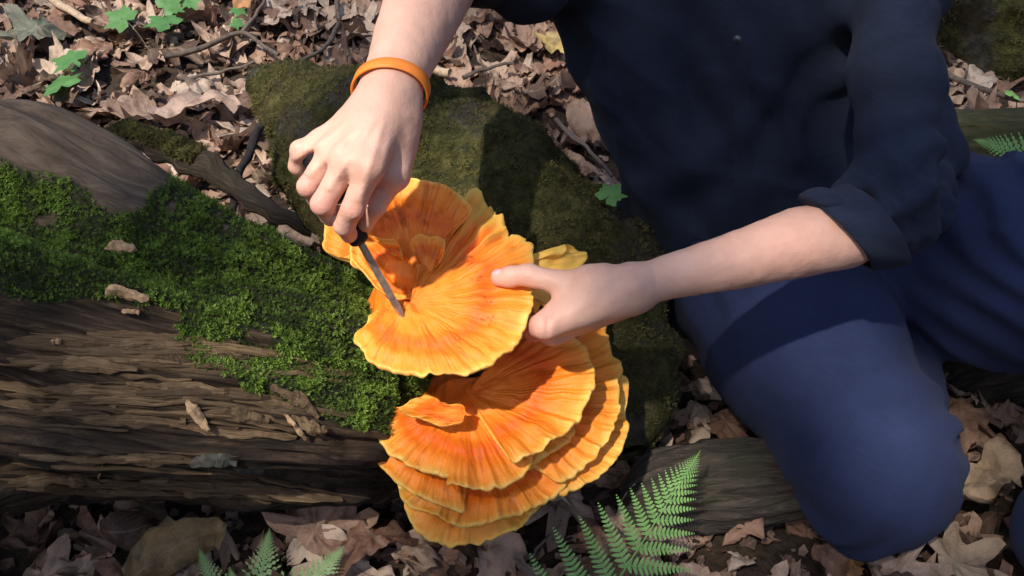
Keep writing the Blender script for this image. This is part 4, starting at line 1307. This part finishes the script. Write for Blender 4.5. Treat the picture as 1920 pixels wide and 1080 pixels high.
# ------------------------------------------------------------------ dead leaves
def leaf_mesh(kind, seed):
    """a dry leaf about 1 long lying along +x, crumpled; kinds: maple, oval, torn"""
    r = random.Random(seed)
    g = np.random.default_rng(seed)
    if kind == 'maple':
        na, nr = 45, 4
        a = np.linspace(-math.pi, math.pi, na, endpoint=False)
        lobes = [(0, 0.60, 0.24), (0.82, 0.55, 0.22), (-0.82, 0.55, 0.22), (1.75, 0.40, 0.25), (-1.75, 0.40, 0.25)]
        R = np.full(na, 0.20)
        for c, l, w in lobes:
            d = np.abs((a - c + math.pi) % (2 * math.pi) - math.pi)
            R = np.maximum(R, l * np.clip(1 - d / (w * 2.2), 0, 1) ** 0.75 + 0.12 * (d < 0.35))
        R = np.maximum(R, 0.30 * (np.abs(a) < 2.3)) * (1 + 0.08 * (g.random(na) - 0.5) * 2)
        rings = [np.zeros((1, 2))]
        for k in range(1, nr):
            s = k / (nr - 1)
            rings.append(np.stack([np.cos(a) * R * s, np.sin(a) * R * s], -1))
        xy = np.vstack(rings)
        f = [(0, 1 + i, 1 + (i + 1) % na) for i in range(na)]
        for k in range(nr - 2):
            b0, b1 = 1 + k * na, 1 + (k + 1) * na
            for i in range(na):
                j = (i + 1) % na
                f += [(b0 + i, b1 + i, b1 + j), (b0 + i, b1 + j, b0 + j)]
        uv = np.stack([xy[:, 0] * 0.8 + 0.4, xy[:, 1] * 1.5], -1)
    else:
        nu, nv = 15, 7
        u = np.linspace(0, 1, nu)
        w = 0.29 * np.sin(np.pi * u ** 0.85) ** 0.75 + 0.004
        if kind == 'torn':
            w = w * (0.75 + 0.5 * g.random(nu)) * np.where(u > 0.3 + 0.5 * r.random(), 0.55, 1)
            u = u * 0.85
        v = np.linspace(-1, 1, nv)
        tooth = 1 + 0.06 * np.where(np.arange(nu) % 2, 1, -1)
        U, V = np.meshgrid(u, v, indexing='ij')
        xy = np.stack([U - 0.5, V * (w * tooth)[:, None]], -1).reshape(-1, 2)
        q = grid_faces(nu, nv)
        f = [tuple(x) for x in np.vstack([q[:, [0, 1, 2]], q[:, [0, 2, 3]]])]
        uv = np.stack([U, V], -1).reshape(-1, 2)
    x, y = xy[:, 0], xy[:, 1]
    roll = r.choice([-1, 1]) * r.uniform(0.4, 2.6) if kind != 'maple' else r.uniform(-1.2, 1.6)
    bend = r.uniform(-1.2, 1.2)
    ca = r.uniform(-0.5, 0.5)
    xr, yr = x * math.cos(ca) + y * math.sin(ca), -x * math.sin(ca) + y * math.cos(ca)
    def roll1(t, k):
        if abs(k) < 1e-3:
            return t, 0 * t
        return np.sin(t * k) / k, (1 - np.cos(t * k)) / k
    yy, z1 = roll1(yr, roll * 2.0)
    xx, z2 = roll1(xr, bend * 1.3)
    z = z1 + z2
    q = np.stack([xr * 4 + seed, yr * 4, 0 * x], -1)
    z = z + 0.15 * fbm(q * 1.3, 3, seed) * (0.4 + np.hypot(x, y)) + 0.035 * (1 - 2 * np.abs(vnoise(q * 2.2, seed + 4)))
    z = z + 0.022 * np.abs(np.sin(uv[:, 0] * 9 * math.pi - np.abs(uv[:, 1]) * 3.4 * math.pi)) * (kind != 'maple')
    xx = xx + 0.05 * vnoise(q * 0.8 + 9, seed); yy = yy + 0.05 * vnoise(q * 0.8 + 19, seed)
    v3 = np.stack([xx, yy, z], -1)
    v3[:, 2] -= np.percentile(v3[:, 2], 12)
    return v3, np.array(f), uv

LEAVES = []
for kind, cnt in (('maple', 7), ('oval', 6), ('torn', 5)):
    for i in range(cnt):
        v_, f_, uv_ = leaf_mesh(kind, 1000 + len(LEAVES) * 13)
        me = make_mesh('dead_leaf', v_, f_, True, uv_, {'tint': np.ones(len(v_))})
        me.materials.append(M['leaf'])
        LEAVES.append((kind, v_, f_, uv_, me))

def gcast(px, py, lift=0.0):
    t = 1.2
    for _ in range(30):
        p = W(px, py, t)
        g = float(ground(p[0], p[1])) + lift
        t += (p[2] - g) / (SP + (py - 540) / FPX * CP) * 0.8
    return W(px, py, t)

# where no litter lies: inside the log, the boulders, the person
def clear_of(p):
    for path, r, m_ in ((lpath, lr, 0.97), (bpath, br, 0.95), (p2, r2, 0.9), (p3, r3, 0.85), (p4, r4, 0.85), (p5, r5, 0.85)):
        d = np.linalg.norm(path[::8] - p, axis=1) - r[::8] * m_
        if d.min() < 0:
            return False
    for a, b, r in ((R_HIP, R_KN, 0.085), (R_KN, R_AN, 0.08), (L_HIP, L_KN, 0.10), (L_KN, L_AN, 0.07), (PELV, PELV, 0.17)):
        ba = b - a
        t = np.clip(np.dot(p - a, ba) / (np.dot(ba, ba) + 1e-9), 0, 1)
        if np.linalg.norm(p - a - t * ba) < r:
            return False
    return True

FUNG_BVH = []
BIG = [LOG_BVH, BOULDER_BVH, SH_BVH, bvh_of(trv, trf), bvh_of(skin_v, skin_f), bvh_of(v4, f4), bvh_of(v2, f2)]
def seen(p):
    o = Vector((0, 0, CAMZ)); d = Vector(p) - o
    L = d.length
    for b in BIG:
        h = b.ray_cast(o, d.normalized(), L - 0.01)
        if h[0] is not None:
            return False
    return True

lr_ = random.Random(77)
cands = []
tries = 0
while len(cands) < 4400 and tries < 16000:
    tries += 1
    x, y = lr_.uniform(-1.7, 1.5), lr_.uniform(0.30, 2.75)
    if abs(x) > 0.75 * (y + 0.9):
        continue
    kind_i = lr_.choices(range(len(LEAVES)), [1.5] * 7 + [1.1] * 6 + [1.0] * 5)[0]
    layer = lr_.random()
    p = np.array([x, y, float(ground(x, y)) + 0.001 + 0.020 * layer])
    if not clear_of(p + [0, 0, 0.012]):
        continue
    size = lr_.uniform(0.055, 0.125) * (1.15 if LEAVES[kind_i][0] == 'maple' else 1.0) * (0.8 if y < 0.9 else 1.0)
    e = (lr_.gauss(0, 0.24), lr_.gauss(0, 0.24) + (3.14 if lr_.random() < 0.4 else 0), lr_.uniform(0, 6.28))
    s = topx(p)
    inside = -30 < s[0] < 1950 and -30 < s[1] < 1110
    score = (size / s[2]) * (0.5 + 0.5 * layer) * (1 if inside else 0)
    cands.append([score, kind_i, p, size, e, layer])
cands.sort(key=lambda c: -c[0])
def zone(p):
    x, y = p[0], p[1]
    if y > 1.05 and x > 0.45: return 'behind the person beside the dark log', 'leaves behind the person'
    if y > 1.05 and x > -0.12: return 'between the mossy boulder and the person', 'leaves between boulder and person'
    if y > 0.80 and x <= -0.12: return 'in the heap behind the mossy log', 'leaves behind the mossy log'
    if x < -0.12: return 'in the shade below the rotting log', 'leaves below the rotting log'
    if x < 0.26: return 'on the ground under the fungus and fern', 'leaves under the fungus and fern'
    return 'on the ground around the blue trousers', 'leaves around the trousers'
LOOK = {'maple': ('lobed maple leaf', 'lobed'), 'oval': ('oval leaf', 'oval'), 'torn': ('curled leaf scrap', 'torn')}
COLS = [(0.1, 'very dark brown'), (0.28, 'dark brown'), (0.45, 'reddish brown'), (0.6, 'mid brown'), (0.78, 'light brown'), (0.95, 'pale tan')]
rest, shown = [], 0
for sc_, ki, p, size, e, layer in cands:
    kind, v_, f_, uv_, me = LEAVES[ki]
    if shown < 285 and sc_ > 0 and layer > 0.25 and seen(p + [0, 0, 0.01]):
        o = bpy.data.objects.new('dead_leaf', me)
        o.location, o.rotation_euler, o.scale = p, e, (size, size, size)
        C.objects.link(o)
        z_, g_ = zone(p)
        tone, cn = lr_.choices(COLS, [0.4, 0.8, 1.1, 1.5, 1.7, 1.3])[0]
        o.color = (tone + lr_.uniform(-0.04, 0.04), 0, 0, 1)
        sz = 'large' if size > 0.10 else ('small' if size < 0.07 else 'middling')
        tag(o, f'{sz} {cn} {LOOK[kind][0]} {z_}', 'leaf', f'{sz} {cn} {LOOK[kind][1]} {g_}')
        shown += 1
    else:
        rest.append((ki, p, size, e))
V, F, U_, T_ = [], [], [], []
tot = 0
for ki, p, size, e in rest:
    kind, v_, f_, uv_, me = LEAVES[ki]
    R_ = np.array(Matrix.Rotation(e[2], 3, 'Z') @ Matrix.Rotation(e[1], 3, 'Y') @ Matrix.Rotation(e[0], 3, 'X'))
    V.append(v_ @ R_.T * size + p - [0, 0, 0.006]); F.append(f_ + tot); U_.append(uv_); tot += len(v_)
    T_.append(np.full(len(v_), lr_.random() ** 0.8))
litter = obj('leaf_litter', np.vstack(V), np.vstack(F), M['leaf'], uv=np.vstack(U_), attrs={'tint': np.concatenate(T_)})
litter['kind'] = 'stuff'
litter['label'] = 'bed of dry brown leaves covering the forest floor'
litter['category'] = 'leaf litter'

# crumbs of leaf between them
n = 15000
x_, y_ = RNG.uniform(-1.6, 1.4, n), RNG.uniform(0.3, 2.6, n)
cp = np.stack([x_, y_, ground(x_, y_) + RNG.uniform(0.0, 0.008, n)], -1)
ct = np.array([(-0.5, -0.25, 0.05), (0.1, -0.4, 0.0), (0.55, -0.1, 0.12), (0.35, 0.35, 0.0), (-0.2, 0.4, 0.16), (0.0, 0.0, -0.04)])
cf3 = np.array([(5, 0, 1), (5, 1, 2), (5, 2, 3), (5, 3, 4), (5, 4, 0)])
cv3, cff = copies(ct, cf3, cp, rot_to(unit(RNG.normal(0, 0.4, (n, 3)) + [0, 0, 1]), RNG.random(n) * 6.28), RNG.uniform(0.006, 0.026, n))
frag = obj('leaf_fragments', cv3, cff, M['leaf'], smooth_shade=False, uv=np.tile(ct[:, :2] + [0.5, 0], (n, 1)), attrs={'tint': np.repeat(RNG.random(n) * 0.8, 6)})
frag['kind'] = 'stuff'
frag['label'] = 'small broken leaf crumbs scattered over the forest soil'
frag['category'] = 'leaf litter'

# leaves that stand out
def hero(kind, seed, px, py, lpx, yaw, col, label, lift=0.03, tilt=(0.0, 0.0), p=None):
    p = gcast(px, py, lift) if p is None else p
    v_, f_, uv_ = leaf_mesh(kind, seed)
    size = lpx * topx(p)[2] / FPX
    R_ = np.array(Matrix.Rotation(rad(yaw), 3, 'Z') @ Matrix.Rotation(rad(tilt[0]), 3, 'X') @ Matrix.Rotation(rad(tilt[1]), 3, 'Y'))
    m = M['leaf'] if col is None else col
    o = obj('dead_leaf', v_ @ R_.T * size + p, f_, m, uv=uv_, attrs={'tint': np.full(len(v_), lr_.random())}, base=p)
    return tag(o, label, 'leaf')
tan = mat_leaf_dry('tan_leaf', (0.40, 0.29, 0.19))
pink = mat_leaf_dry('pinkish_leaf', (0.44, 0.31, 0.235))
olive = mat_leaf_dry('olive_tan_leaf', (0.22, 0.155, 0.075))
yellow = mat_leaf_dry('yellow_leaf', (0.46, 0.34, 0.13))
orange = mat_leaf_dry('orange_brown_leaf', (0.44, 0.22, 0.09))
grey_l = mat_leaf_dry('grey_green_leaf', (0.17, 0.18, 0.13))
hero('oval', 2003, 335, 1020, 215, 25, olive, 'long folded olive tan leaf in the shade below the log', 0.05, (62, -10))
hero('oval', 2011, 375, 215, 190, 20, pink, 'broad pale pinkish leaf with raised veins against the boulder', 0.05, (-25, -8))
hero('torn', 2017, 497, 335, 130, 110, tan, 'pale crumpled leaf standing in the gap between log and boulder', 0.05, (30, 40))
hero('oval', 2023, 470, 410, 120, 60, pink, 'pale pink leaf tucked beneath the bark slab', 0.04, (30, 10))
hero('torn', 2029, 555, 455, 120, -30, pink, 'bright pinkish leaf scrap beside the left edge of the fungus', 0.03, (20, 0))
hero('torn', 2031, 148, 245, 70, 10, olive, 'rounded olive tan leaf resting behind the bare log top', 0.06, (10, -20))
hero('maple', 2039, 1045, 72, 110, -70, yellow, 'yellow lobed leaf lying beside the sleeve', 0.05, (20, 0))
hero('oval', 2041, 1105, 230, 120, -80, None, 'folded brown leaf shaped like a wedge by the boulder edge', 0.06, (50, 20))
hero('torn', 2047, 465, 2, 60, 30, orange, 'smooth orange brown leaf at the twig fork', 0.06, (30, 0))
hero('maple', 2053, 75, 70, 130, 140, grey_l, 'grey green withered leaf in the heap behind the log', 0.06, (15, 0))
hero('maple', 2059, 1790, 1060, 150, 10, tan, 'pale tan lobed leaf pressed below the bent knee', 0.03, (10, 0))
hero('oval', 2063, 1860, 900, 190, 70, tan, 'large tan leaf standing between the knee and the other leg', 0.05, (-40, 10))
hero('oval', 2069, 1588, 1062, 90, 80, orange, 'rolled reddish leaf poking out under the knee', 0.02, (60, 0))
hero('maple', 2081, 600, 1000, 200, 40, None, 'broad brown leaf behind the pale fern tips', 0.04, (25, -15))
hero('oval', 2083, 260, 995, 150, -20, None, 'curved brown leaf under the overhanging log side', 0.04, (30, 10))
hero('maple', 2087, 700, 1030, 190, 120, None, 'wide dark brown leaf under the lowest fungus tier', 0.03, (10, 10))

# ------------------------------------------------------------------ sticks
def stick(path_px, rpx, label, mat_=None, lift=0.02, name='twig', seed=0, world=None):
    pts = np.array([gcast(a, b, lift) for a, b in path_px]) if world is None else np.array(world)
    n = max(10, len(pts) * 6)
    p = catmull(pts, n)
    t = topx(p)[:, 2].mean()
    sd = np.stack([np.linspace(0, 6, n), np.full(n, seed), np.zeros(n)], -1)
    p = p + 0.003 * np.stack([vnoise(sd, 1), vnoise(sd, 2), vnoise(sd, 3)], -1)
    v_, f_ = tube(p, rpx * t / FPX * np.linspace(1.05, 0.7, n), 8, 0.25, seed)
    o = obj(name, v_, f_, mat_ or M['twig'], base=pts[0])
    return tag(o, label, 'twig')
pale_w = mat_plain('pale_stick', (0.34, 0.25, 0.17), 0.8, 0.2, 0, 0.3, 120)
dark_w = mat_plain('dark_stick', (0.035, 0.028, 0.024), 0.85, 0.2, 0, 0.4, 120)
stick([(305, 108), (380, 88), (455, 62), (520, 106)], 5.5, 'forked grey brown branch arching over leaves behind the log', lift=0.05, seed=1)
stick([(452, 62), (478, 30), (500, -5)], 4, 'thin side twig rising from the forked branch', lift=0.05, seed=2)
stick([(632, -10), (632, 50), (612, 84), (560, 116)], 5, 'bent grey twig beside the bare forearm', lift=0.05, seed=3)
stick(None, 9, 'dark knotted stick leaning in the gap between log and boulder', dark_w, seed=4, world=[W(486, 235, 1.30), W(468, 285, 1.24), W(445, 330, 1.17), W(432, 400, 1.10)])
stick([(795, 112), (815, 128), (845, 140)], 12, 'short pale stick behind the wrist at the boulder top', pale_w, lift=0.03, seed=5)
stick([(868, 145), (915, 128), (965, 118)], 4, 'thin brown twig on leaves above the boulder crest', lift=0.05, seed=6)
stick([(1040, 222), (1090, 268), (1150, 330)], 4.5, 'straight twig lying along the upper edge of the boulder', lift=0.06, seed=7)
stick([(1755, 132), (1830, 165), (1905, 186), (1990, 200)], 6, 'pale grey fallen branch at the foot of the rear boulder', lift=0.05, seed=8)
stick([(92, -6), (130, 20), (174, 43)], 9, 'peeled tan stick on the leaves behind the log', pale_w, lift=0.06, seed=9)
stick([(1080, 104), (1140, 108), (1200, 116)], 3.5, 'slim twig crossing the leaves beside the shirt', lift=0.05, seed=10)
stick([(985, 1045), (1015, 1020), (1050, 982)], 3, 'thin dark twig on the ground under the fungus', lift=0.03, seed=11)
stick([(545, 985), (575, 968), (600, 940)], 3, 'slender twig among leaves below the log', lift=0.03, seed=12)
stick([(330, 150), (400, 138), (480, 118)], 3.5, 'low thin twig in front of the forked branch', lift=0.04, seed=13)
stick([(250, 238), (275, 248), (300, 255)], 5, 'stubby brown twig behind the bark slab', lift=0.04, seed=14)

# ------------------------------------------------------------------ green plants
def pinna_mesh(length, axis, side, nrm, base, pairs, wfac=0.30, droop=0.10, mid_w=0.012):
    V, F = [], []
    def add(pts, faces):
        b = len(V); V.extend(pts); F.extend([tuple(i + b for i in f) for f in faces])
    n = pairs
    prev = None
    for i in range(n):
        s = 1 - (1 - (i + 0.2) / n) ** 1.25
        c = base + axis * length * s - nrm * droop * length * s * s
        pl = length * wfac * (1 - s) ** 0.85 * (0.6 + 0.4 * min(1, s * 5)) + length * 0.008
        pw = length / n * (0.74 if mid_w < 0.03 else 0.9) * (1 - s) ** 0.35
        for sg in (-1, 1):
            d = unit(side * sg + axis * 0.42)
            w = unit(np.cross(nrm, d)) * sg
            lift = nrm * pl * 0.06
            pts = [c - w * pw * 0.5, c + w * pw * 0.55]
            for k, (u_, ww) in enumerate(((0.3, 0.62), (0.42, 0.5), (0.55, 0.58), (0.66, 0.42), (0.80, 0.40), (0.9, 0.22))):
                pts += [c + d * pl * u_ + w * pw * ww + lift * u_, c + d * pl * u_ - w * pw * ww + lift * u_]
            pts.append(c + d * pl + w * pw * 0.08 - lift * 0.6)
            fs = [(0, 1, 2, 3)] + [(2 + 2 * k + 1, 2 + 2 * k, 4 + 2 * k, 5 + 2 * k) for k in range(5)] + [(13, 12, 14)]
            add(pts, fs)
    p0, p1 = base, base + axis * length - nrm * droop * length
    mid = base + axis * length * 0.5 - nrm * droop * length * 0.25
    w = side * length * mid_w
    add([p0 - w + nrm * 0.0004, p0 + w + nrm * 0.0004, mid + w * 0.7 + nrm * 0.0004, p1, mid - w * 0.7 + nrm * 0.0004], [(0, 1, 2, 3, 4)])
    return np.array(V), F

def fern(base, fronds, label, mat_, group=None):
    """fronds: (tip, normal, max pinna length, pairs, profile exponent, arch)"""
    f = thing('fern', label, 'fern', base, group)
    for tip, nrm, lmax, pairs, arch, pn in fronds:
        tip, nrm = np.array(tip), unit(nrm)
        b = np.array(base)
        L = np.linalg.norm(tip - b)
        t = np.linspace(0, 1, 24)
        nrm = unit(nrm - unit(tip - b) * np.dot(nrm, unit(tip - b)))
        path = b + np.outer(t, tip - b) + np.outer(np.sin(np.pi * t) * arch * L, nrm)
        v_, f_ = tube(path, np.linspace(0.0018, 0.0004, 24) * (L / 0.3) ** 0.5, 6)
        st = obj('stem', v_, f_, mat_, f)
        tang = unit(np.gradient(path, axis=0))
        S, dd = [], 0.012 * L
        while dd < 0.9 * L:
            S.append(1 - dd / L)
            dd += max(0.010 * L, 0.37 * min(lmax, 0.47 * dd))
        for s in S:
            pt = np.array([np.interp(s, t, path[:, k]) for k in range(3)])
            ax = unit(np.array([np.interp(s, t, tang[:, k]) for k in range(3)]))
            sd = unit(np.cross(nrm, ax))
            pl = min(lmax, 0.47 * (1 - s) * L) + 0.001
            for sg in (-1, 1):
                j = 1 + 0.08 * (lr_.random() - 0.5)
                d = unit(sd * sg * 0.92 + ax * (0.42 + 0.55 * s * s) + nrm * 0.10 * (lr_.random() - 0.3))
                sdd = unit(np.cross(nrm, d))
                n_ = np.cross(d, sdd)
                pv, pf = pinna_mesh(pl * j, d, sdd, n_, pt - ax * 0.002 * (sg > 0), max(4, int(pn * (pl / lmax) ** 0.6)), 0.185 if pn > 8 else 0.21, mid_w=0.012 if pn > 8 else 0.07)
                obj('leaflet', pv, pf, mat_, f, smooth_shade=False)
    return f

fern(W(1020, 1290, 0.93), [(W(1313, 845, 1.0), (0.10, -0.62, 0.72), 0.095, 19, 0.03, 19)], 'large fresh green fern frond in front of the weathered grey log', M['fern'])
fern(W(470, 1230, 1.02), [(W(505, 990, 1.02), (0.1, -0.5, 0.85), 0.050, 12, 0.04, 6), (W(372, 1028, 1.0), (-0.2, -0.5, 0.85), 0.042, 11, 0.05, 6), (W(646, 1022, 1.0), (0.3, -0.4, 0.85), 0.048, 12, 0.06, 6), (W(560, 1058, 1.04), (0.2, -0.5, 0.8), 0.040, 9, 0.04, 6),
      (W(430, 1062, 0.99), (-0.1, -0.4, 0.85), 0.040, 9, 0.04, 6)], 'pale green fern with short lacy fronds below the rotting log', M['fern_pale'])
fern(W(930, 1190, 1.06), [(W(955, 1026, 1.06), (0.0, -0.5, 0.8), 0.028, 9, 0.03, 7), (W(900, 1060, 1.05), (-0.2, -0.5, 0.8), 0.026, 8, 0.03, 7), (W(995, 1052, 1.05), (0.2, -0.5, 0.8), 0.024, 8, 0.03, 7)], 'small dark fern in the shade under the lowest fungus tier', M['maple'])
fern(W(2010, 330, 1.40), [(W(1824, 262, 1.38), (0, -0.6, 0.8), 0.060, 13, 0.06, 7), (W(1905, 372, 1.36), (0, -0.6, 0.8), 0.036, 9, 0.05, 7), (W(1838, 310, 1.42), (0, -0.45, 0.9), 0.022, 10, 0.05, 6)], 'green fern growing beside the dark log behind the person', M['fern'])

def maple_leaf(c, nrm, size, spin, mat_, parent):
    lob = [(0, 1.0), (0.24, 0.70), (0.42, 0.74), (0.60, 0.60), (0.92, 0.98), (1.12, 0.70), (1.32, 0.72), (1.5, 0.56), (1.88, 0.74), (2.2, 0.55), (2.6, 0.46), (3.0, 0.16)]
    sub = []
    for i, (a, r) in enumerate(lob):
        sub.append((a, r))
        if i < len(lob) - 1:
            a2, r2_ = lob[i + 1]
            sub.append(((a + a2) / 2, (r + r2_) / 2 * (0.93 if i % 2 else 1.05)))
    pts = sub + [(-a, r) for a, r in sub[::-1][:-1]]
    A_ = np.array([p[0] for p in pts]); R_ = np.array([p[1] for p in pts])
    n = len(pts)
    v = [(0, 0, 0)]
    for s in (0.5, 1.0):
        for a, r in zip(A_, R_):
            x, y = r * s * math.cos(a), r * s * math.sin(a)
            z = -0.16 * (r * s) ** 2 + 0.05 * math.cos(a * 4) * s * r + 0.06 * abs(y)
            v.append((x, y, z))
    f = [(0, 1 + i, 1 + (i + 1) % n) for i in range(n)] + [(1 + i, 1 + n + i, 1 + n + (i + 1) % n, 1 + (i + 1) % n) for i in range(n)]
    Rm = rot_to(np.array([nrm], float), np.array([spin]))[0]
    vv = np.array(v) @ Rm.T * size + c
    return obj('leaf', vv, f, mat_, parent)

def seedling(leaves, basepx, label, base=None, mat_=None, nrm=(0, -0.25, 1), lifts=0.06):
    b = gcast(*basepx) if base is None else base
    s = thing('maple_seedling', label, 'seedling', b)
    for (a, c, r, spin) in leaves:
        p = gcast(a, c, lifts) if base is None else W(a, c, topx(b)[2] - 0.02)
        sz = r * topx(p)[2] / FPX
        nn_ = unit(np.array(nrm) + RNG.normal(0, 0.15, 3))
        Rm = rot_to(np.array([nn_]), np.array([spin]))[0]
        maple_leaf(p, nn_, sz, spin, mat_ or M['maple'], s)
        pet = catmull(np.array([b, b * 0.5 + p * 0.5 + [0, 0, 0.012], p - Rm[:, 0] * sz * 0.15]), 10)
        v_, f_ = tube(pet, np.linspace(0.0012, 0.0007, 10), 6)
        obj('stem', v_, f_, M['twig'], s)
    return s
seedling([(232, 36, 42, 2.6), (312, 42, 46, 4.2), (312, 12, 36, 0.6), (352, -2, 34, 1.6)], (292, 112), 'cluster of green maple seedling leaves over litter at the peeled stick')
seedling([(138, 112, 48, 4.6), (115, 158, 52, 3.6)], (122, 214), 'pair of green maple seedling leaves above the bare log top')
seedling([(1140, 368, 38, 2.4)], None, 'single dark green maple leaf on the boulder beside the hip', base=cast(BOULDER_BVH, 1150, 398)[0] if cast(BOULDER_BVH, 1150, 398)[0] is not None else W(1150, 398, 1.2))
seedling([(1163, 172, 30, 3.0), (1118, 135, 20, 1.0)], (1175, 200), 'small green maple seedling leaves beside the dark shirt')
seedling([(440, 42, 22, 1.4), (446, 18, 20, 0.2)], (452, 70), 'tiny green seedling leaves at the fork of the branch')
seedling([(1000, 12, 22, 2.0), (1090, 40, 24, 0.4)], (1030, 60), 'few green leaves between the sleeve and the yellow leaf')
seedling([(1898, 178, 22, 2.8)], (1905, 215), 'bright yellow green leaf by the pale fallen branch', mat_=M['fern'])

# ------------------------------------------------------------------ unseen tree added to shade the place, crown gaps shaped for the sun patches
def light(x, y):
    """sunlight wanted at a spot; the crown is thinned to let it through"""
    q = np.stack([x, y, 0 * x], -1)
    e = lambda cx, cy, rx, ry, p=2: np.exp(-(((x - cx) / rx) ** 2 + ((y - cy) / ry) ** 2) ** p)
    L = 1.0 * e(-0.10, 0.69, 0.18, 0.18)
    L = np.maximum(L, 1.0 * e(-0.025, 0.88, 0.10, 0.23))
    L = np.maximum(L, 0.8 * e(-0.42, 1.18, 0.2, 0.16))
    L = np.maximum(L, 0.7 * e(0.12, 0.50, 0.12, 0.10))
    L = np.maximum(L, 0.22 * e(0.25, 0.70, 0.12, 0.06))
    L = np.maximum(L, 0.6 * e(-0.30, 0.40, 0.14, 0.09))
    dap = smooth(-0.5, 0.15, fbm(q * 4.2, 2, 131))
    L = np.maximum(L, 0.95 * dap * smooth(1.0, 1.15, y) * smooth(0.05, -0.2, x))
    L = np.maximum(L, 0.45 * dap * smooth(1.1, 1.3, y))
    L = np.maximum(L, 0.48 * smooth(-0.5, 0.1, fbm(q * 5, 2, 137)) * smooth(0.58, 0.74, y) * smooth(-0.1, -0.3, x))
    L = np.maximum(L, 0.20 * e(0.33, 0.62, 0.17, 0.17))
    return L
tree = thing('shade_tree', 'unseen leafy tree added beyond the frame to shade the forest floor', 'tree', (2.7, 3.0, float(ground(2.7, 3.0))))
b0 = np.array([2.7, 3.0, float(ground(2.7, 3.0)) - 0.05])
v_, f_ = tube(catmull(np.array([b0, b0 + [-0.05, 0, 1.5], b0 + [-0.2, -0.1, 3.2], b0 + [-0.5, -0.3, 5.2], b0 + [-0.9, -0.5, 7.0]]), 30), np.linspace(0.2, 0.06, 30), 14, 0.12, 3)
obj('trunk', v_, f_, M['twig'], tree)
tips = [(-1.6, 0.6, 5.0), (-0.4, 2.6, 5.4), (0.8, -0.2, 5.2), (-2.8, 1.8, 5.6), (-1.0, -0.8, 5.6)]
for i, tp in enumerate(tips):
    s0 = b0 + [-0.2 - 0.1 * i * 0.6, -0.1, 3.0 + 0.45 * i]
    v_, f_ = tube(catmull(np.array([s0, s0 * 0.5 + np.array(tp) * 0.5 + [0, 0, 0.4], np.array(tp)]), 16), np.linspace(0.06, 0.012, 16), 8, 0.1, i)
    if i in (1, 3):
        obj('limb', v_, f_, M['twig'], tree)
n = 15000
pz = RNG.uniform(4.6, 6.6, n)
px_, py_ = RNG.uniform(-2.6, 2.8, n), RNG.uniform(-1.6, 3.8, n)
keep = RNG.random(n) < np.clip(-np.log(light(px_, py_) + 0.015) / 4.0, 0, 1)
px_, py_, pz = px_[keep], py_[keep], pz[keep]
ts = np.array(TO_SUN)
pp = np.stack([px_, py_, np.full(len(px_), 0.35)], -1) + ts * ((pz - 0.35) / ts[2])[:, None]
lt_v = np.array([(0, 0, 0), (0.35, 0.3, 0.03), (0.75, 0.24, 0.0), (1.0, 0, -0.08), (0.75, -0.24, 0.0), (0.35, -0.3, 0.03)], float) - [0.5, 0, 0]
lt_f = np.array([(0, 1, 2), (0, 2, 3), (0, 3, 4), (0, 4, 5)])
cv_, cf_ = copies(lt_v, lt_f, pp, rot_to(unit(RNG.normal(0, 0.35, (len(pp), 3)) + [0, 0, 1]), RNG.random(len(pp)) * 6.28), RNG.uniform(0.11, 0.17, len(pp)))
cr = obj('crown', cv_, cf_, M['canopy'], tree, smooth_shade=False)
cr['kind'] = 'stuff'
